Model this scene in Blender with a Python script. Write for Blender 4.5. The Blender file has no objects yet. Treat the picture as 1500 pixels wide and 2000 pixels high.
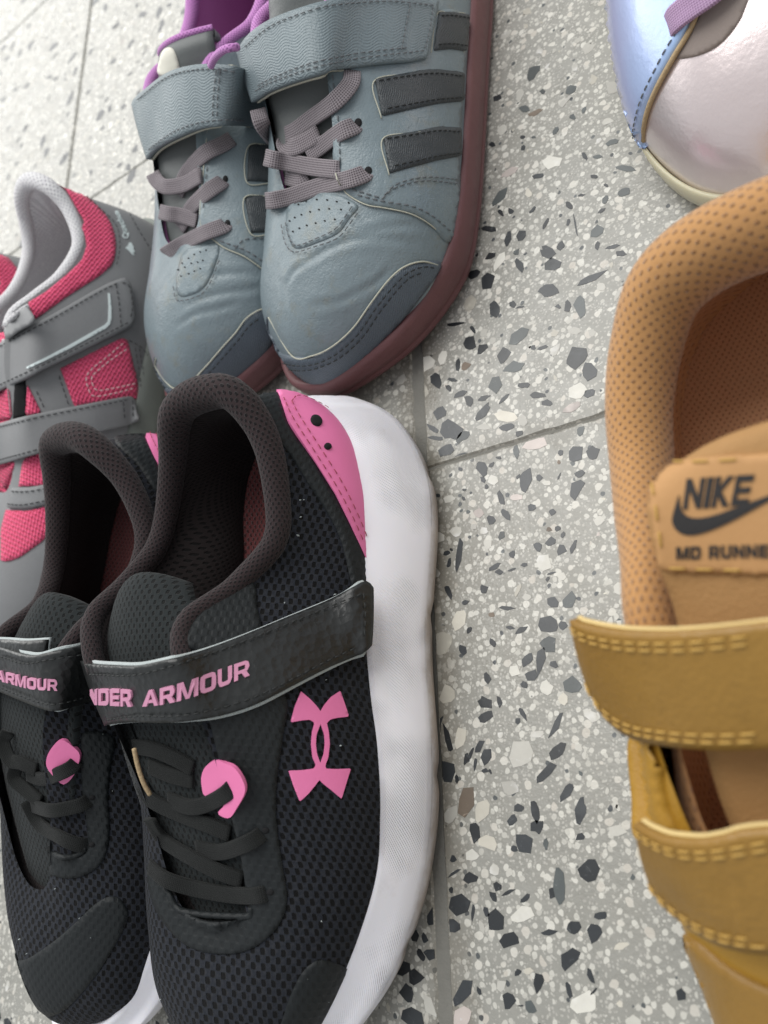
import bpy, bmesh, math, random
import numpy as np
from mathutils import Vector, Matrix
from mathutils.bvhtree import BVHTree
from mathutils.geometry import delaunay_2d_cdt

# ------------------------------------------------------------------ camera, light, exposure
SC = bpy.context.scene
COL = SC.collection
F = 1673.0                                   # focal length in photo pixels (photo is 1500 x 2000)
CAM_H = 0.24                                 # lens 24 cm above the floor
AX_X = np.array([0.80589303, -0.22839074, -0.5462363])    # floor axes and the plumb line as seen by the lens
AX_Y = np.array([-0.02399822, -0.93444383, 0.35530103])
AX_N = np.array([0.5915746, 0.27322592, 0.75854274])
CAM = np.array([0.15472753, -0.12429054, CAM_H])

cd = bpy.data.cameras.new('camera'); cam = bpy.data.objects.new('camera', cd); COL.objects.link(cam)
cd.sensor_fit = 'VERTICAL'; cd.sensor_height = 36.0; cd.lens = 36.0 * F / 2000.0
cd.clip_start = 0.01; cd.clip_end = 50
right = (AX_X[0], AX_Y[0], -AX_N[0]); up = (-AX_X[1], -AX_Y[1], AX_N[1]); back = (-AX_X[2], -AX_Y[2], AX_N[2])
m = Matrix.Identity(4)
for r in range(3):
    m[r][0], m[r][1], m[r][2], m[r][3] = right[r], up[r], back[r], CAM[r]
cam.matrix_world = m
cd.dof.use_dof = True; cd.dof.focus_distance = 0.275; cd.dof.aperture_fstop = 13.0
SC.camera = cam

world = bpy.data.worlds.new('World'); SC.world = world; world.use_nodes = True
wbg = world.node_tree.nodes['Background']; wbg.inputs[0].default_value = (0.93, 0.965, 1.0, 1); wbg.inputs[1].default_value = 0.60

def area(name, loc, target, sx, sy, power, color):
    l = bpy.data.lights.new(name, 'AREA'); l.shape = 'RECTANGLE'; l.size = sx; l.size_y = sy; l.energy = power; l.color = color
    o = bpy.data.objects.new(name, l); COL.objects.link(o); o.location = loc
    d = Vector(target) - Vector(loc); o.rotation_euler = d.to_track_quat('-Z', 'Y').to_euler()
    return o
# the open side of the porch, beyond the top left of the picture, and the paler sky above it
area('doorway_light', (-1.9, 1.9, 1.05), (0, 0.1, 0.0), 2.6, 1.9, 39, (1.0, 0.99, 0.96))
area('overhead_light', (-0.1, 0.75, 1.7), (0, 0, 0), 1.8, 1.3, 37, (1.0, 0.985, 0.955))
SC.view_settings.view_transform = 'Standard'; SC.view_settings.look = 'None'
SC.view_settings.exposure = 0.0; SC.view_settings.gamma = 1.0
try: SC.view_settings.use_curve_mapping = False
except Exception: pass

# ------------------------------------------------------------------ geometry helpers
def ray(u, v):
    d = np.array([u - 750.0, v - 1000.0, F])
    w = np.array([d @ AX_X, d @ AX_Y, -(d @ AX_N)])
    return w / np.linalg.norm(w)
def at(u, v, z=0.0):                          # the point at height z that the lens sees at pixel (u, v)
    w = ray(u, v); t = (z - CAM_H) / w[2]
    return CAM + w * t
def cr(P, n, closed=False):                   # Catmull-Rom through P, n samples
    P = np.asarray(P, float); k = len(P)
    if closed:
        t = np.linspace(0, k, n, endpoint=False)
    else:
        t = np.linspace(0, k - 1, n)
    i = np.floor(t).astype(int)
    if not closed: i = np.minimum(i, k - 2)
    f = (t - i)[:, None]
    if closed:
        g = lambda j: P[j % k]
        p0, p1, p2, p3 = g(i - 1), g(i), g(i + 1), g(i + 2)
    else:
        Q = np.vstack([2 * P[0] - P[1], P, 2 * P[-1] - P[-2]])
        p0, p1, p2, p3 = Q[i], Q[i + 1], Q[i + 2], Q[i + 3]
    return 0.5 * ((2 * p1) + (-p0 + p2) * f + (2 * p0 - 5 * p1 + 4 * p2 - p3) * f**2 + (-p0 + 3 * p1 - 3 * p2 + p3) * f**3)
def resample(P, n, closed=False):             # even spacing along the polyline
    P = np.asarray(P, float)
    Q = np.vstack([P, P[:1]]) if closed else P
    s = np.r_[0, np.cumsum(np.linalg.norm(np.diff(Q, axis=0), axis=1))]
    t = np.linspace(0, s[-1], n + 1)[:-1] if closed else np.linspace(0, s[-1], n)
    return np.stack([np.interp(t, s, Q[:, c]) for c in range(Q.shape[1])], 1)
def unit(a):
    a = np.asarray(a, float); l = np.linalg.norm(a, axis=-1, keepdims=True); return a / np.maximum(l, 1e-12)

class Surf:
    """a grid of points with (t, v) coordinates; closed in t when periodic"""
    def __init__(s, P, periodic=False, flip=False):
        s.P = np.asarray(P, float); s.per = periodic; s.nt, s.nv = s.P.shape[:2]
        if periodic: dt = np.roll(s.P, -1, 0) - np.roll(s.P, 1, 0)
        else: dt = np.gradient(s.P, axis=0)
        dv = np.gradient(s.P, axis=1)
        N = unit(np.cross(dt, dv)); s.N = -N if flip else N
        s.flip = flip; s._b = None
    def faces(s):
        nt = s.nt if s.per else s.nt - 1; out = []
        for i in range(nt):
            i2 = (i + 1) % s.nt
            for j in range(s.nv - 1):
                q = (i * s.nv + j, i2 * s.nv + j, i2 * s.nv + j + 1, i * s.nv + j + 1)
                out.append(q[::-1] if s.flip else q)
        return out
    def bvh(s):
        if s._b is None:
            tris = []; nt = s.nt if s.per else s.nt - 1
            for i in range(nt):
                i2 = (i + 1) % s.nt
                for j in range(s.nv - 1):
                    a, b, c, d = i * s.nv + j, i2 * s.nv + j, i2 * s.nv + j + 1, i * s.nv + j + 1
                    tris += [(a, b, c), (a, c, d)]
            V = [Vector(p) for p in s.P.reshape(-1, 3)]
            s._b = (BVHTree.FromPolygons(V, tris), tris)
        return s._b
    def hit(s, u, v):
        b, tris = s.bvh(); w = ray(u, v)
        loc, n, idx, d = b.ray_cast(Vector(CAM), Vector(w))
        if loc is None: return None
        return np.array(loc), s.nrm(idx, np.array(loc)), d
    def nrm(s, idx, p):
        a, b, c = s.bvh()[1][idx]; V = s.P.reshape(-1, 3); N = s.N.reshape(-1, 3)
        A, B, C = V[a], V[b], V[c]; n = np.cross(B - A, C - A); nn = n @ n + 1e-20
        wc = np.clip(np.cross(B - A, p - A) @ n / nn, 0, 1); wb = np.clip(np.cross(p - A, C - A) @ n / nn, 0, 1)
        return unit(N[a] * (1 - wb - wc) + N[b] * wb + N[c] * wc)
    def ev(s, t, v):                           # bilinear
        n = s.nt if s.per else s.nt - 1
        x = t * n; i = int(math.floor(x)); f = x - i
        if s.per: i %= s.nt; i2 = (i + 1) % s.nt
        else:
            i = min(max(i, 0), s.nt - 2); f = x - i; i2 = i + 1
        y = v * (s.nv - 1); j = min(max(int(math.floor(y)), 0), s.nv - 2); g = y - j
        w = lambda A: (A[i, j] * (1 - f) + A[i2, j] * f) * (1 - g) + (A[i, j + 1] * (1 - f) + A[i2, j + 1] * f) * g
        return w(s.P), unit(w(s.N))

def hits(surfs, u, v):
    best = None
    for s in surfs:
        h = s.hit(u, v)
        if h is not None and (best is None or h[2] < best[2]): best = h
    return best

class Thing:
    """one object of the scene: an Empty at its base that parents its parts"""
    def __init__(s, name, label, cat, loc, rz, group=None):
        s.o = bpy.data.objects.new(name, None); COL.objects.link(s.o)
        s.o.location = loc; s.o.rotation_euler = (0, 0, rz); s.o.empty_display_size = 0.02
        s.o['label'] = label; s.o['category'] = cat
        if group: s.o['group'] = group
        s.M = np.array(Matrix.Translation(loc) @ Matrix.Rotation(rz, 4, 'Z')); s.Mi = np.linalg.inv(s.M)
    def loc(s, P):
        P = np.asarray(P, float); return P @ s.Mi[:3, :3].T + s.Mi[:3, 3]
    def wor(s, P):
        P = np.asarray(P, float); return P @ s.M[:3, :3].T + s.M[:3, 3]
    def part(s, name, V, faces, mat, uv=None, smooth=True, parent=None, label=None, kind=None):
        V = s.loc(np.asarray(V, float).reshape(-1, 3))
        me = bpy.data.meshes.new(name); me.from_pydata(V.tolist(), [], faces); me.update()
        if uv is not None:
            uv = np.asarray(uv, float).reshape(-1, 2)
            lay = me.uv_layers.new(name='UVMap'); li = np.empty(len(me.loops), int); me.loops.foreach_get('vertex_index', li)
            lay.data.foreach_set('uv', uv[li].ravel())
        if smooth: me.polygons.foreach_set('use_smooth', [True] * len(me.polygons))
        me.materials.append(mat)
        o = bpy.data.objects.new(name, me); COL.objects.link(o); o.parent = parent or s.o
        if label: o['label'] = label
        if kind: o['kind'] = kind
        return o

def shoe_uv(L, zr=None):                       # cloth coordinates in metres on a shoe: along its back, and over it sideways
    zr = zr or [(0, .075), (.1, .07), (.35, .08), (.48, .08), (.62, .064), (.70, .0535), (.78, .047), (.86, .044), (.92, .0395), (.96, .034), (1, .025)]
    gx = np.linspace(0, 1, 200); gz = np.interp(gx, *zip(*zr)); arc = np.r_[0, np.cumsum(np.hypot(np.diff(gx * L), np.diff(gz)))]
    def f(P):
        x, y, z = P[..., 0] / L, P[..., 1], P[..., 2]
        return np.stack([np.interp(x, gx, arc), y - (z - np.interp(x, gx, gz)) * np.tanh(y / .010)], -1)
    return f

def surf_part(th, name, s, mat, uvf, thick=0.0, parent=None, jr=None, **k):
    """mesh from a Surf; with thickness it is a closed slab (outer face at the Surf, inner below it)"""
    P, N = s.P, s.N
    nt, nv = s.nt, s.nv
    F1 = s.faces(); V = P.reshape(-1, 3)
    uv = uvf(th.loc(V)) if callable(uvf) else uvf
    if thick:
        off = len(V); V2 = (P - N * thick).reshape(-1, 3)
        F2 = [tuple(off + i for i in q[::-1]) for q in F1]; sk = []
        n = nt if s.per else nt - 1
        for i in range(n):
            i2 = (i + 1) % nt
            for j, fl in ((0, False), (nv - 1, True)):
                q = (i * nv + j, off + i * nv + j, off + i2 * nv + j, i2 * nv + j)
                sk.append(q[::-1] if fl != s.flip else q)
        if not s.per:
            for j in range(nv - 1):
                for i, fl in ((0, True), (nt - 1, False)):
                    q = (i * nv + j, off + i * nv + j, off + i * nv + j + 1, i * nv + j + 1)
                    sk.append(q[::-1] if fl != s.flip else q)
        V = np.vstack([V, V2]); F1 = F1 + F2 + sk; uv = np.vstack([uv.reshape(-1, 2)] * 2)
    return th.part(name, V, F1, mat, uv, parent=parent, **k)

def patch(th, name, surfs, poly, mat, lift=.0006, thick=.0012, step=7, uvf=None, smooth_n=8, closed_cr=True, parent=None, holes=(), edge=.45, flat=False, **k):
    """a cut piece of sheet lying on the surface(s); outline given where the lens sees it"""
    if not isinstance(surfs, (list, tuple)): surfs = [surfs]
    def outline(pl):
        return resample(cr(pl, len(pl) * smooth_n, True), max(12, int(np.sum(np.linalg.norm(np.diff(np.vstack([pl, pl[:1]]), axis=0), axis=1)) / step)), True) if closed_cr else \
            resample(np.asarray(pl, float), max(12, int(np.sum(np.linalg.norm(np.diff(np.vstack([pl, pl[:1]]), axis=0), axis=1)) / step)), True)
    loops = [outline(np.asarray(poly, float))] + [outline(np.asarray(h, float)) for h in holes]
    pts = []; edges = []
    for lp in loops:
        b = len(pts); n = len(lp); pts += lp.tolist(); edges += [(b + i, b + (i + 1) % n) for i in range(n)]
    nb = len(pts); ctr = loops[0].mean(0)
    lo, hi = loops[0].min(0), loops[0].max(0)
    def inside(p, lp):
        x, y = p; a, b = lp, np.roll(lp, -1, 0)
        c = ((a[:, 1] > y) != (b[:, 1] > y)) & (x < (b[:, 0] - a[:, 0]) * (y - a[:, 1]) / (b[:, 1] - a[:, 1] + 1e-12) + a[:, 0])
        return c.sum() % 2 == 1
    allb = np.vstack(loops); row = 0; y = lo[1] + step * .5
    while y < hi[1]:
        x = lo[0] + step * (.5 if row % 2 else 0)
        while x < hi[0]:
            if inside((x, y), loops[0]) and not any(inside((x, y), h) for h in loops[1:]) and np.min(np.hypot(*(allb - (x, y)).T)) > step * .55:
                pts.append([x, y])
            x += step
        y += step * .87; row += 1
    res = delaunay_2d_cdt([Vector(p) for p in pts], edges, [], 0, 1e-4)
    V2 = np.array([list(p) for p in res[0]]); tris = []
    for f in res[2]:
        c = V2[list(f)].mean(0)
        if inside(c, loops[0]) and not any(inside(c, h) for h in loops[1:]):
            a, b_, c_ = f[:3]; A, B, Cc = V2[a], V2[b_], V2[c_]
            cross = (B[0] - A[0]) * (Cc[1] - A[1]) - (B[1] - A[1]) * (Cc[0] - A[0])
            tris.append((a, b_, c_) if cross < 0 else (a, c_, b_))     # image y runs down: keep faces to the lens
    P = np.zeros((len(V2), 3)); N = np.zeros((len(V2), 3))
    for i, (u, v) in enumerate(V2):
        h = hits(surfs, u, v); f = 0.0
        while h is None and f < 1:
            f += .012; q = np.array([u, v]) * (1 - f) + ctr * f; h = hits(surfs, *q)
        if h is None: h = (at(u, v, .05), np.array([0, 0, 1.]), 0)
        n = h[1]; 
        if n @ (CAM - h[0]) < 0: n = -n
        P[i], N[i] = h[0], n
    if flat:                                   # a stiff little tab: lies in one plane just clear of what is below it
        R_ = np.array([ray(u, v) for u, v in V2]); dd = np.sum((P - CAM) * R_, 1); G = np.column_stack([V2, np.ones(len(V2))])
        co = np.linalg.lstsq(G, dd, rcond=None)[0]; fit = G @ co; fit += min(0, np.percentile(dd - fit, 12)); P = CAM + R_ * fit[:, None]; N[:] = unit(N.mean(0))
    # boundary edges from the triangles
    cnt = {}
    for t in tris:
        for a, b_ in ((t[0], t[1]), (t[1], t[2]), (t[2], t[0])): cnt[(a, b_)] = 1
    bnd = [(a, b_) for (a, b_) in cnt if (b_, a) not in cnt]; onb = set(a for e in bnd for a in e)
    top = P + N * (lift + thick)
    for i in onb: top[i] = P[i] + N[i] * (lift + thick * edge)
    base = {}; V = top.tolist(); fs = list(tris)
    for i in onb:
        base[i] = len(V); V.append((P[i] - N[i] * .0006).tolist())
    rim = dict((i, i) for i in onb)
    if edge >= .8:
        for i in onb: rim[i] = len(V); V.append(V[i])
    for a, b_ in bnd: fs.append((rim[b_], rim[a], base[a], base[b_]))
    V = np.array(V); uvf = uvf or (lambda L: L[..., :2])
    UV = uvf(th.loc(V))
    return th.part(name, V, fs, mat, UV, parent=parent, **k)

def tube(th, name, path, rad, mat, closed=False, seg=12, n=None, parent=None, squash=None, cap=True, uvs=1.0, twist=0, **k):
    P = np.asarray(path, float)
    n = n or max(16, len(P) * 6); P = resample(cr(P, n * 2, closed), n, closed)
    R = np.interp(np.linspace(0, 1, n), np.linspace(0, 1, len(np.atleast_1d(rad))), np.atleast_1d(rad)) if np.size(rad) > 1 else np.full(n, float(rad))
    T = unit(np.roll(P, -1, 0) - np.roll(P, 1, 0)) if closed else unit(np.gradient(P, axis=0))
    up = np.array([0, 0, 1.]); S = unit(np.cross(T, up)); U = np.cross(S, T)
    a = np.linspace(0, 2 * math.pi, seg, endpoint=False); sq = squash or (1, 1)
    V = (P[:, None] + (S[:, None] * np.cos(a)[None, :, None] * sq[0] + U[:, None] * np.sin(a)[None, :, None] * sq[1]) * R[:, None, None])
    fs = []; m_ = n if closed else n - 1
    for i in range(m_):
        i2 = (i + 1) % n
        for j in range(seg):
            j2 = (j + 1) % seg; fs.append((i * seg + j, i * seg + j2, i2 * seg + j2, i2 * seg + j))
    L = np.r_[0, np.cumsum(np.linalg.norm(np.diff(P, axis=0), axis=1))]
    uv = np.stack([np.repeat(L[:, None], seg, 1), np.abs(np.repeat((a[None] - math.pi), n, 0)) * np.mean(R)], -1) * uvs
    if cap and not closed:
        fs += [tuple(range(seg))[::-1], tuple((n - 1) * seg + j for j in range(seg))]
    return th.part(name, V, fs, mat, uv, parent=parent, **k)

def ribbon(th, name, P, N, width, thick, mat, parent=None, n=None, sag=0.0, **k):
    """flat lace: rounded strip along P whose flat side faces N"""
    P = np.asarray(P, float); n = n or max(14, len(P) * 7)
    dense = cr(P, n * 2); P2 = resample(dense, n); N2 = unit(resample(cr(np.asarray(N, float), n * 2), n))
    T = unit(np.gradient(P2, axis=0)); S = unit(np.cross(N2, T)); N2 = np.cross(T, S)
    W = np.interp(np.linspace(0, 1, n), np.linspace(0, 1, len(np.atleast_1d(width))), np.atleast_1d(width)) if np.size(width) > 1 else np.full(n, float(width))
    prof = [(-.5, 0), (-.47, .42), (-.40, .5), (-.2, .46), (0, .44), (.2, .46), (.40, .5), (.47, .42), (.5, 0), (.46, -.42), (0, -.5), (-.46, -.42)]
    a = np.array(prof); m_ = len(a)
    V = P2[:, None] + S[:, None] * (a[None, :, 0, None] * W[:, None, None]) + N2[:, None] * (a[None, :, 1, None] * thick)
    fs = []
    for i in range(n - 1):
        for j in range(m_):
            j2 = (j + 1) % m_; fs.append((i * m_ + j, (i + 1) * m_ + j, (i + 1) * m_ + j2, i * m_ + j2))
    fs += [tuple(range(m_)), tuple((n - 1) * m_ + j for j in range(m_))[::-1]]
    L = np.r_[0, np.cumsum(np.linalg.norm(np.diff(P2, axis=0), axis=1))]
    uv = np.stack([np.repeat(L[:, None], m_, 1), a[None, :, 0] * W[:, None]], -1)
    return th.part(name, V, fs, mat, uv, parent=parent, **k)

def lay(surfs, pts, lift=.001, drop=False):
    """points (u, v[, lift]) or (u, v, 'z', height) -> positions and normals on the nearest surface"""
    P, N = [], []
    for q in pts:
        if len(q) == 4: p = at(q[0], q[1], q[3]); n = unit(CAM - p)
        else:
            h = hits(surfs, q[0], q[1]); l = q[2] if len(q) == 3 else lift
            if h is None: p = None; n = None
            else:
                n = h[1] if h[1] @ (CAM - h[0]) > 0 else -h[1]
                p = h[0] - ray(q[0], q[1]) * l; n = unit(n * .7 + unit(CAM - p) * .3)
        P.append(p); N.append(n)
    if drop:
        ok = [i for i in range(len(P)) if P[i] is not None]; return np.array([P[i] for i in ok]), np.array([N[i] for i in ok])
    good = [i for i in range(len(P)) if P[i] is not None]
    for i in range(len(P)):                    # off the edge of the surface: keep the height of the nearest point
        if P[i] is None:
            j = min(good, key=lambda g: abs(g - i)) if good else None
            z = P[j][2] if j is not None else .05
            P[i] = at(pts[i][0], pts[i][1], z); N[i] = N[j] if j is not None else np.array([0, 0, 1.])
    return np.array(P), np.array(N)

def lace(th, surfs, pts, mat, width=.006, thick=.0016, lift=.002, name='lace', **k):
    P, N = lay(surfs, pts, lift); return ribbon(th, name, P, N, width, thick, mat, **k)

def stitches(th, surfs, lines, mat, lift=.0008, length=.0019, gap=.0009, rad=.00024, name='stitching', parent=None, px=True):
    """rows of single sewing stitches, each a small rounded bar"""
    V, fs = [], []
    for ln in lines:
        ln = np.asarray(ln, float)
        if px:
            c = cr(ln, max(24, len(ln) * 14)); Q = []; NN = []
            for u, v in c:
                h = hits(surfs, u, v)
                if h is None: continue
                n = h[1] if h[1] @ (CAM - h[0]) > 0 else -h[1]
                Q.append(h[0] + n * lift); NN.append(n)
            if len(Q) < 2: continue
            Q, NN = np.array(Q), np.array(NN)
        else: Q, NN = ln[:, :3], ln[:, 3:]
        s = np.r_[0, np.cumsum(np.linalg.norm(np.diff(Q, axis=0), axis=1))]; x = 0.0
        while x + length < s[-1]:
            g = [np.array([np.interp(x + length * q, s, Q[:, c]) for c in range(3)]) for q in (0, .15, .85, 1)]
            n = unit(np.array([np.interp(x + length * .5, s, NN[:, c]) for c in range(3)])); T = unit(g[3] - g[0]); S = np.cross(n, T)
            b = len(V)
            for gi, r, dz in ((0, .45, -.5), (1, 1, .25), (2, 1, .25), (3, .45, -.5)):
                for ca, sa in ((1, 0), (.5, .87), (-.5, .87), (-1, 0)):
                    V.append(g[gi] + S * (rad * r * ca) + n * (rad * (r * sa + dz)))
            for i in range(3):
                for j in range(3): fs.append((b + i * 4 + j, b + i * 4 + j + 1, b + (i + 1) * 4 + j + 1, b + (i + 1) * 4 + j))
            fs += [(b + 3, b + 2, b + 1, b), (b + 12, b + 13, b + 14, b + 15)]
            x += length + gap
    if not V: return None
    return th.part(name, V, fs, mat, parent=parent, kind='stuff')

def sheet(A, B, nu=48, nv=14, bulge=0.0, bn=None):
    """Surf between two edge lines (world points)"""
    A = resample(cr(A, nu * 3), nu); B = resample(cr(B, nu * 3), nu)
    v = np.linspace(0, 1, nv)[None, :, None]
    P = A[:, None] * (1 - v) + B[:, None] * v
    mid = P.mean((0, 1)); s = Surf(P)
    if np.mean(np.sum(s.N * (CAM - mid), -1)) < 0: s = Surf(P, flip=True)
    if bulge: P = P + s.N * (bulge * np.sin(np.pi * v)); s = Surf(P, flip=s.flip)
    return s
def sheet_uv(s):
    l = np.r_[0, np.cumsum(np.linalg.norm(np.diff(s.P[:, s.nv // 2], axis=0), axis=1))]
    w = np.r_[0, np.cumsum(np.linalg.norm(np.diff(s.P[s.nt // 2], axis=0), axis=1))]
    return np.stack(np.meshgrid(l, w, indexing='ij'), -1)

def glyphs(text, bold=.0, space=1.0):
    """letter outlines of the built-in face as flat triangles: points in 0..1 x 0..1 and faces"""
    c = bpy.data.curves.new('lettering', 'FONT'); c.body = text; c.offset = bold; c.space_character = space; c.resolution_u = 3
    o = bpy.data.objects.new('lettering', c); COL.objects.link(o)
    dg = bpy.context.evaluated_depsgraph_get(); dg.update()
    me = o.evaluated_get(dg).to_mesh(); bm = bmesh.new(); bm.from_mesh(me); bmesh.ops.triangulate(bm, faces=bm.faces[:])
    bmesh.ops.subdivide_edges(bm, edges=[e for e in bm.edges if e.calc_length() > .35], cuts=2)
    bmesh.ops.triangulate(bm, faces=bm.faces[:])
    V = np.array([v.co[:2] for v in bm.verts]); bm.verts.index_update(); Fs = [tuple(v.index for v in f.verts) for f in bm.faces]; bm.free()
    bpy.data.objects.remove(o); bpy.data.curves.remove(c)
    lo, hi = V.min(0), V.max(0); return (V - lo) / (hi - lo), Fs
def lettering(th, name, text, surfs, top, bot, mat, bold=.02, lift=.0007, space=1.0, shear=0.0, parent=None, raw=None, clip=None):
    V, Fs = raw or glyphs(text, bold, space)
    top = cr(top, 60); bot = cr(bot, 60); x = np.clip(V[:, 0], 0, 1) * 59; i = np.minimum(x.astype(int), 58); f = (x - i)[:, None]
    T = top[i] * (1 - f) + top[i + 1] * f; B = bot[i] * (1 - f) + bot[i + 1] * f
    px = B * (1 - V[:, 1:]) + T * V[:, 1:]
    P = []
    for u, v in px:
        h = hits(surfs, u, v)
        if h is None: P.append(None); continue
        n = h[1] if h[1] @ (CAM - h[0]) > 0 else -h[1]; P.append((h[0] + n * lift, h[0] - n * .0002))
    out, fs, mp = [], [], {}
    def vid(i, k_):
        if (i, k_) not in mp: mp[(i, k_)] = len(out); out.append(P[i][k_])
        return mp[(i, k_)]
    cnt = set()
    for t in Fs:
        if any(P[i] is None for i in t): continue
        A, B_, C_ = (px[i] for i in t[:3]); cz = (B_[0] - A[0]) * (C_[1] - A[1]) - (B_[1] - A[1]) * (C_[0] - A[0])
        if cz > 0: t = t[::-1]
        fs.append(tuple(vid(i, 0) for i in t))
        for a, b in zip(t, t[1:] + t[:1]): cnt.add((a, b))
    for a, b in list(cnt):
        if (b, a) not in cnt: fs.append((vid(b, 0), vid(a, 0), vid(a, 1), vid(b, 1)))
    if not out: return None
    return th.part(name, out, fs, mat, smooth=False, parent=parent)
# ------------------------------------------------------------------ materials (all procedural, coordinates in metres)
class NB:
    def __init__(s, name):
        s.m = bpy.data.materials.new(name); s.m.use_nodes = True; s.t = s.m.node_tree; s.n = s.t.nodes
        s.b = s.n['Principled BSDF']; s.out = s.n['Material Output']
    def put(s, sock, v):
        if isinstance(v, bpy.types.NodeSocket): s.t.links.new(v, sock)
        elif isinstance(v, (tuple, list)) and len(v) == 3 and sock.type == 'RGBA': sock.default_value = (*v, 1)
        else: sock.default_value = v
    def node(s, kind, **k):
        n = s.n.new(kind)
        for a, b in k.items(): setattr(n, a, b)
        return n
    def math(s, op, a, b=None, c=None, clamp=False):
        n = s.node('ShaderNodeMath', operation=op, use_clamp=clamp); s.put(n.inputs[0], a)
        if b is not None: s.put(n.inputs[1], b)
        if c is not None: s.put(n.inputs[2], c)
        return n.outputs[0]
    def mapr(s, x, a, b, c=0.0, d=1.0, smooth=True):
        n = s.node('ShaderNodeMapRange', interpolation_type='SMOOTHSTEP' if smooth else 'LINEAR'); s.put(n.inputs[0], x)
        for i, q in zip((1, 2, 3, 4), (a, b, c, d)): n.inputs[i].default_value = q
        return n.outputs[0]
    def mix(s, f, a, b, mode='MIX'):
        n = s.node('ShaderNodeMix', data_type='RGBA', blend_type=mode); s.put(n.inputs[0], f); s.put(n.inputs[6], a); s.put(n.inputs[7], b)
        return n.outputs[2]
    def uv(s):
        t = s.node('ShaderNodeTexCoord'); x = s.node('ShaderNodeSeparateXYZ'); s.t.links.new(t.outputs['UV'], x.inputs[0])
        s.uvo = t.outputs['UV']; s.oo = t.outputs['Object']; return x.outputs[0], x.outputs[1]
    def noise(s, vec, scale, detail=3, rough=.55, dist=0.0):
        n = s.node('ShaderNodeTexNoise'); s.put(n.inputs['Vector'], vec); n.inputs['Scale'].default_value = scale
        n.inputs['Detail'].default_value = detail; n.inputs['Roughness'].default_value = rough; n.inputs['Distortion'].default_value = dist
        return n.outputs[0]
    def voro(s, vec, scale, feature='F1', rnd=1.0):
        n = s.node('ShaderNodeTexVoronoi', feature=feature); s.put(n.inputs['Vector'], vec); n.inputs['Scale'].default_value = scale
        n.inputs['Randomness'].default_value = rnd; return n
    def bump(s, h, dist=.0005, strength=1.0, prev=None):
        n = s.node('ShaderNodeBump'); n.inputs['Strength'].default_value = strength; n.inputs['Distance'].default_value = dist
        s.put(n.inputs['Height'], h)
        if prev is not None: s.put(n.inputs['Normal'], prev)
        return n.outputs[0]
    def done(s, col, rough=.6, normal=None, spec=.5, metallic=0.0, sheen=0.0, coat=0.0, coat_r=.2, sss=0.0, aniso=0):
        b = s.b; s.put(b.inputs['Base Color'], col); s.put(b.inputs['Roughness'], rough); s.put(b.inputs['Metallic'], metallic)
        s.put(b.inputs['Specular IOR Level'], spec); s.put(b.inputs['Sheen Weight'], sheen); s.put(b.inputs['Coat Weight'], coat)
        b.inputs['Coat Roughness'].default_value = coat_r; b.inputs['Sheen Roughness'].default_value = .5
        if sss: b.inputs['Subsurface Weight'].default_value = sss; b.inputs['Subsurface Radius'].default_value = (.004, .003, .002)
        if normal is not None: s.put(b.inputs['Normal'], normal)
        return s.m

TAU = 2 * math.pi
def hole_lattice(b, cx, cy, skew=0.0, warp=0.0):
    """staggered lattice of openings: +1 in the middle of a hole, -1 on the yarn"""
    u, v = b.uv()
    if warp:
        w = b.noise(b.uvo, 160, 2); u = b.math('MULTIPLY_ADD', b.math('SUBTRACT', w, .5), warp, u); v = b.math('MULTIPLY_ADD', b.math('SUBTRACT', b.noise(b.oo, 190, 2), .5), warp, v)
    if skew: u = b.math('MULTIPLY_ADD', v, skew, u)
    a = b.math('COSINE', b.math('MULTIPLY', u, TAU / cx)); c = b.math('COSINE', b.math('MULTIPLY', v, TAU / cy))
    return b.math('MULTIPLY', a, c), u, v
def mat_mesh(name, yarn, hole, cx, cy, th=.15, soft=.35, bump=.0008, rough=.9, warp=.0004, skew=0.0, sheen=.2, var=.25, spec=.3, sub=None):
    b = NB(name); h, u, v = hole_lattice(b, cx, cy, skew, warp)
    f = b.mapr(h, th, th + soft)
    fine = b.noise(b.oo, 900, 2); big = b.noise(b.oo, 45, 3)
    y2 = b.mix(b.math('MULTIPLY', big, var), yarn, tuple(c * .55 for c in yarn))
    if sub: y2 = b.mix(b.mapr(fine, .4, .7), y2, sub)
    col = b.mix(f, y2, hole)
    hh = b.math('ADD', b.math('MULTIPLY', f, -1.0), b.math('MULTIPLY', fine, .25))
    return b.done(col, rough, b.bump(hh, bump), spec=spec, sheen=sheen)
def mat_weave(name, col, dark, cell, rough=.75, bump=.0006):
    """embossed weave: rows of raised, slanted tufts"""
    b = NB(name); u, v = b.uv()
    w = b.noise(b.uvo, 120, 2); u = b.math('MULTIPLY_ADD', b.math('SUBTRACT', w, .5), .0006, u)
    d1 = b.math('ADD', u, b.math('MULTIPLY', v, .55)); d2 = b.math('SUBTRACT', b.math('MULTIPLY', v, .9), b.math('MULTIPLY', u, .5))
    a = b.math('SINE', b.math('MULTIPLY', d1, TAU / cell)); c = b.math('SINE', b.math('MULTIPLY', d2, TAU / cell))
    h = b.math('ADD', b.math('MULTIPLY', a, c), b.math('MULTIPLY', a, .35))
    f = b.mapr(h, -.9, .7); fine = b.noise(b.oo, 1100, 2)
    c2 = b.mix(b.math('MULTIPLY', b.noise(b.oo, 40, 3), .3), col, tuple(x * .6 for x in col))
    return b.done(b.mix(f, dark, c2), rough, b.bump(b.math('ADD', f, b.math('MULTIPLY', fine, .2)), bump), spec=.35, sheen=.15)
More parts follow.
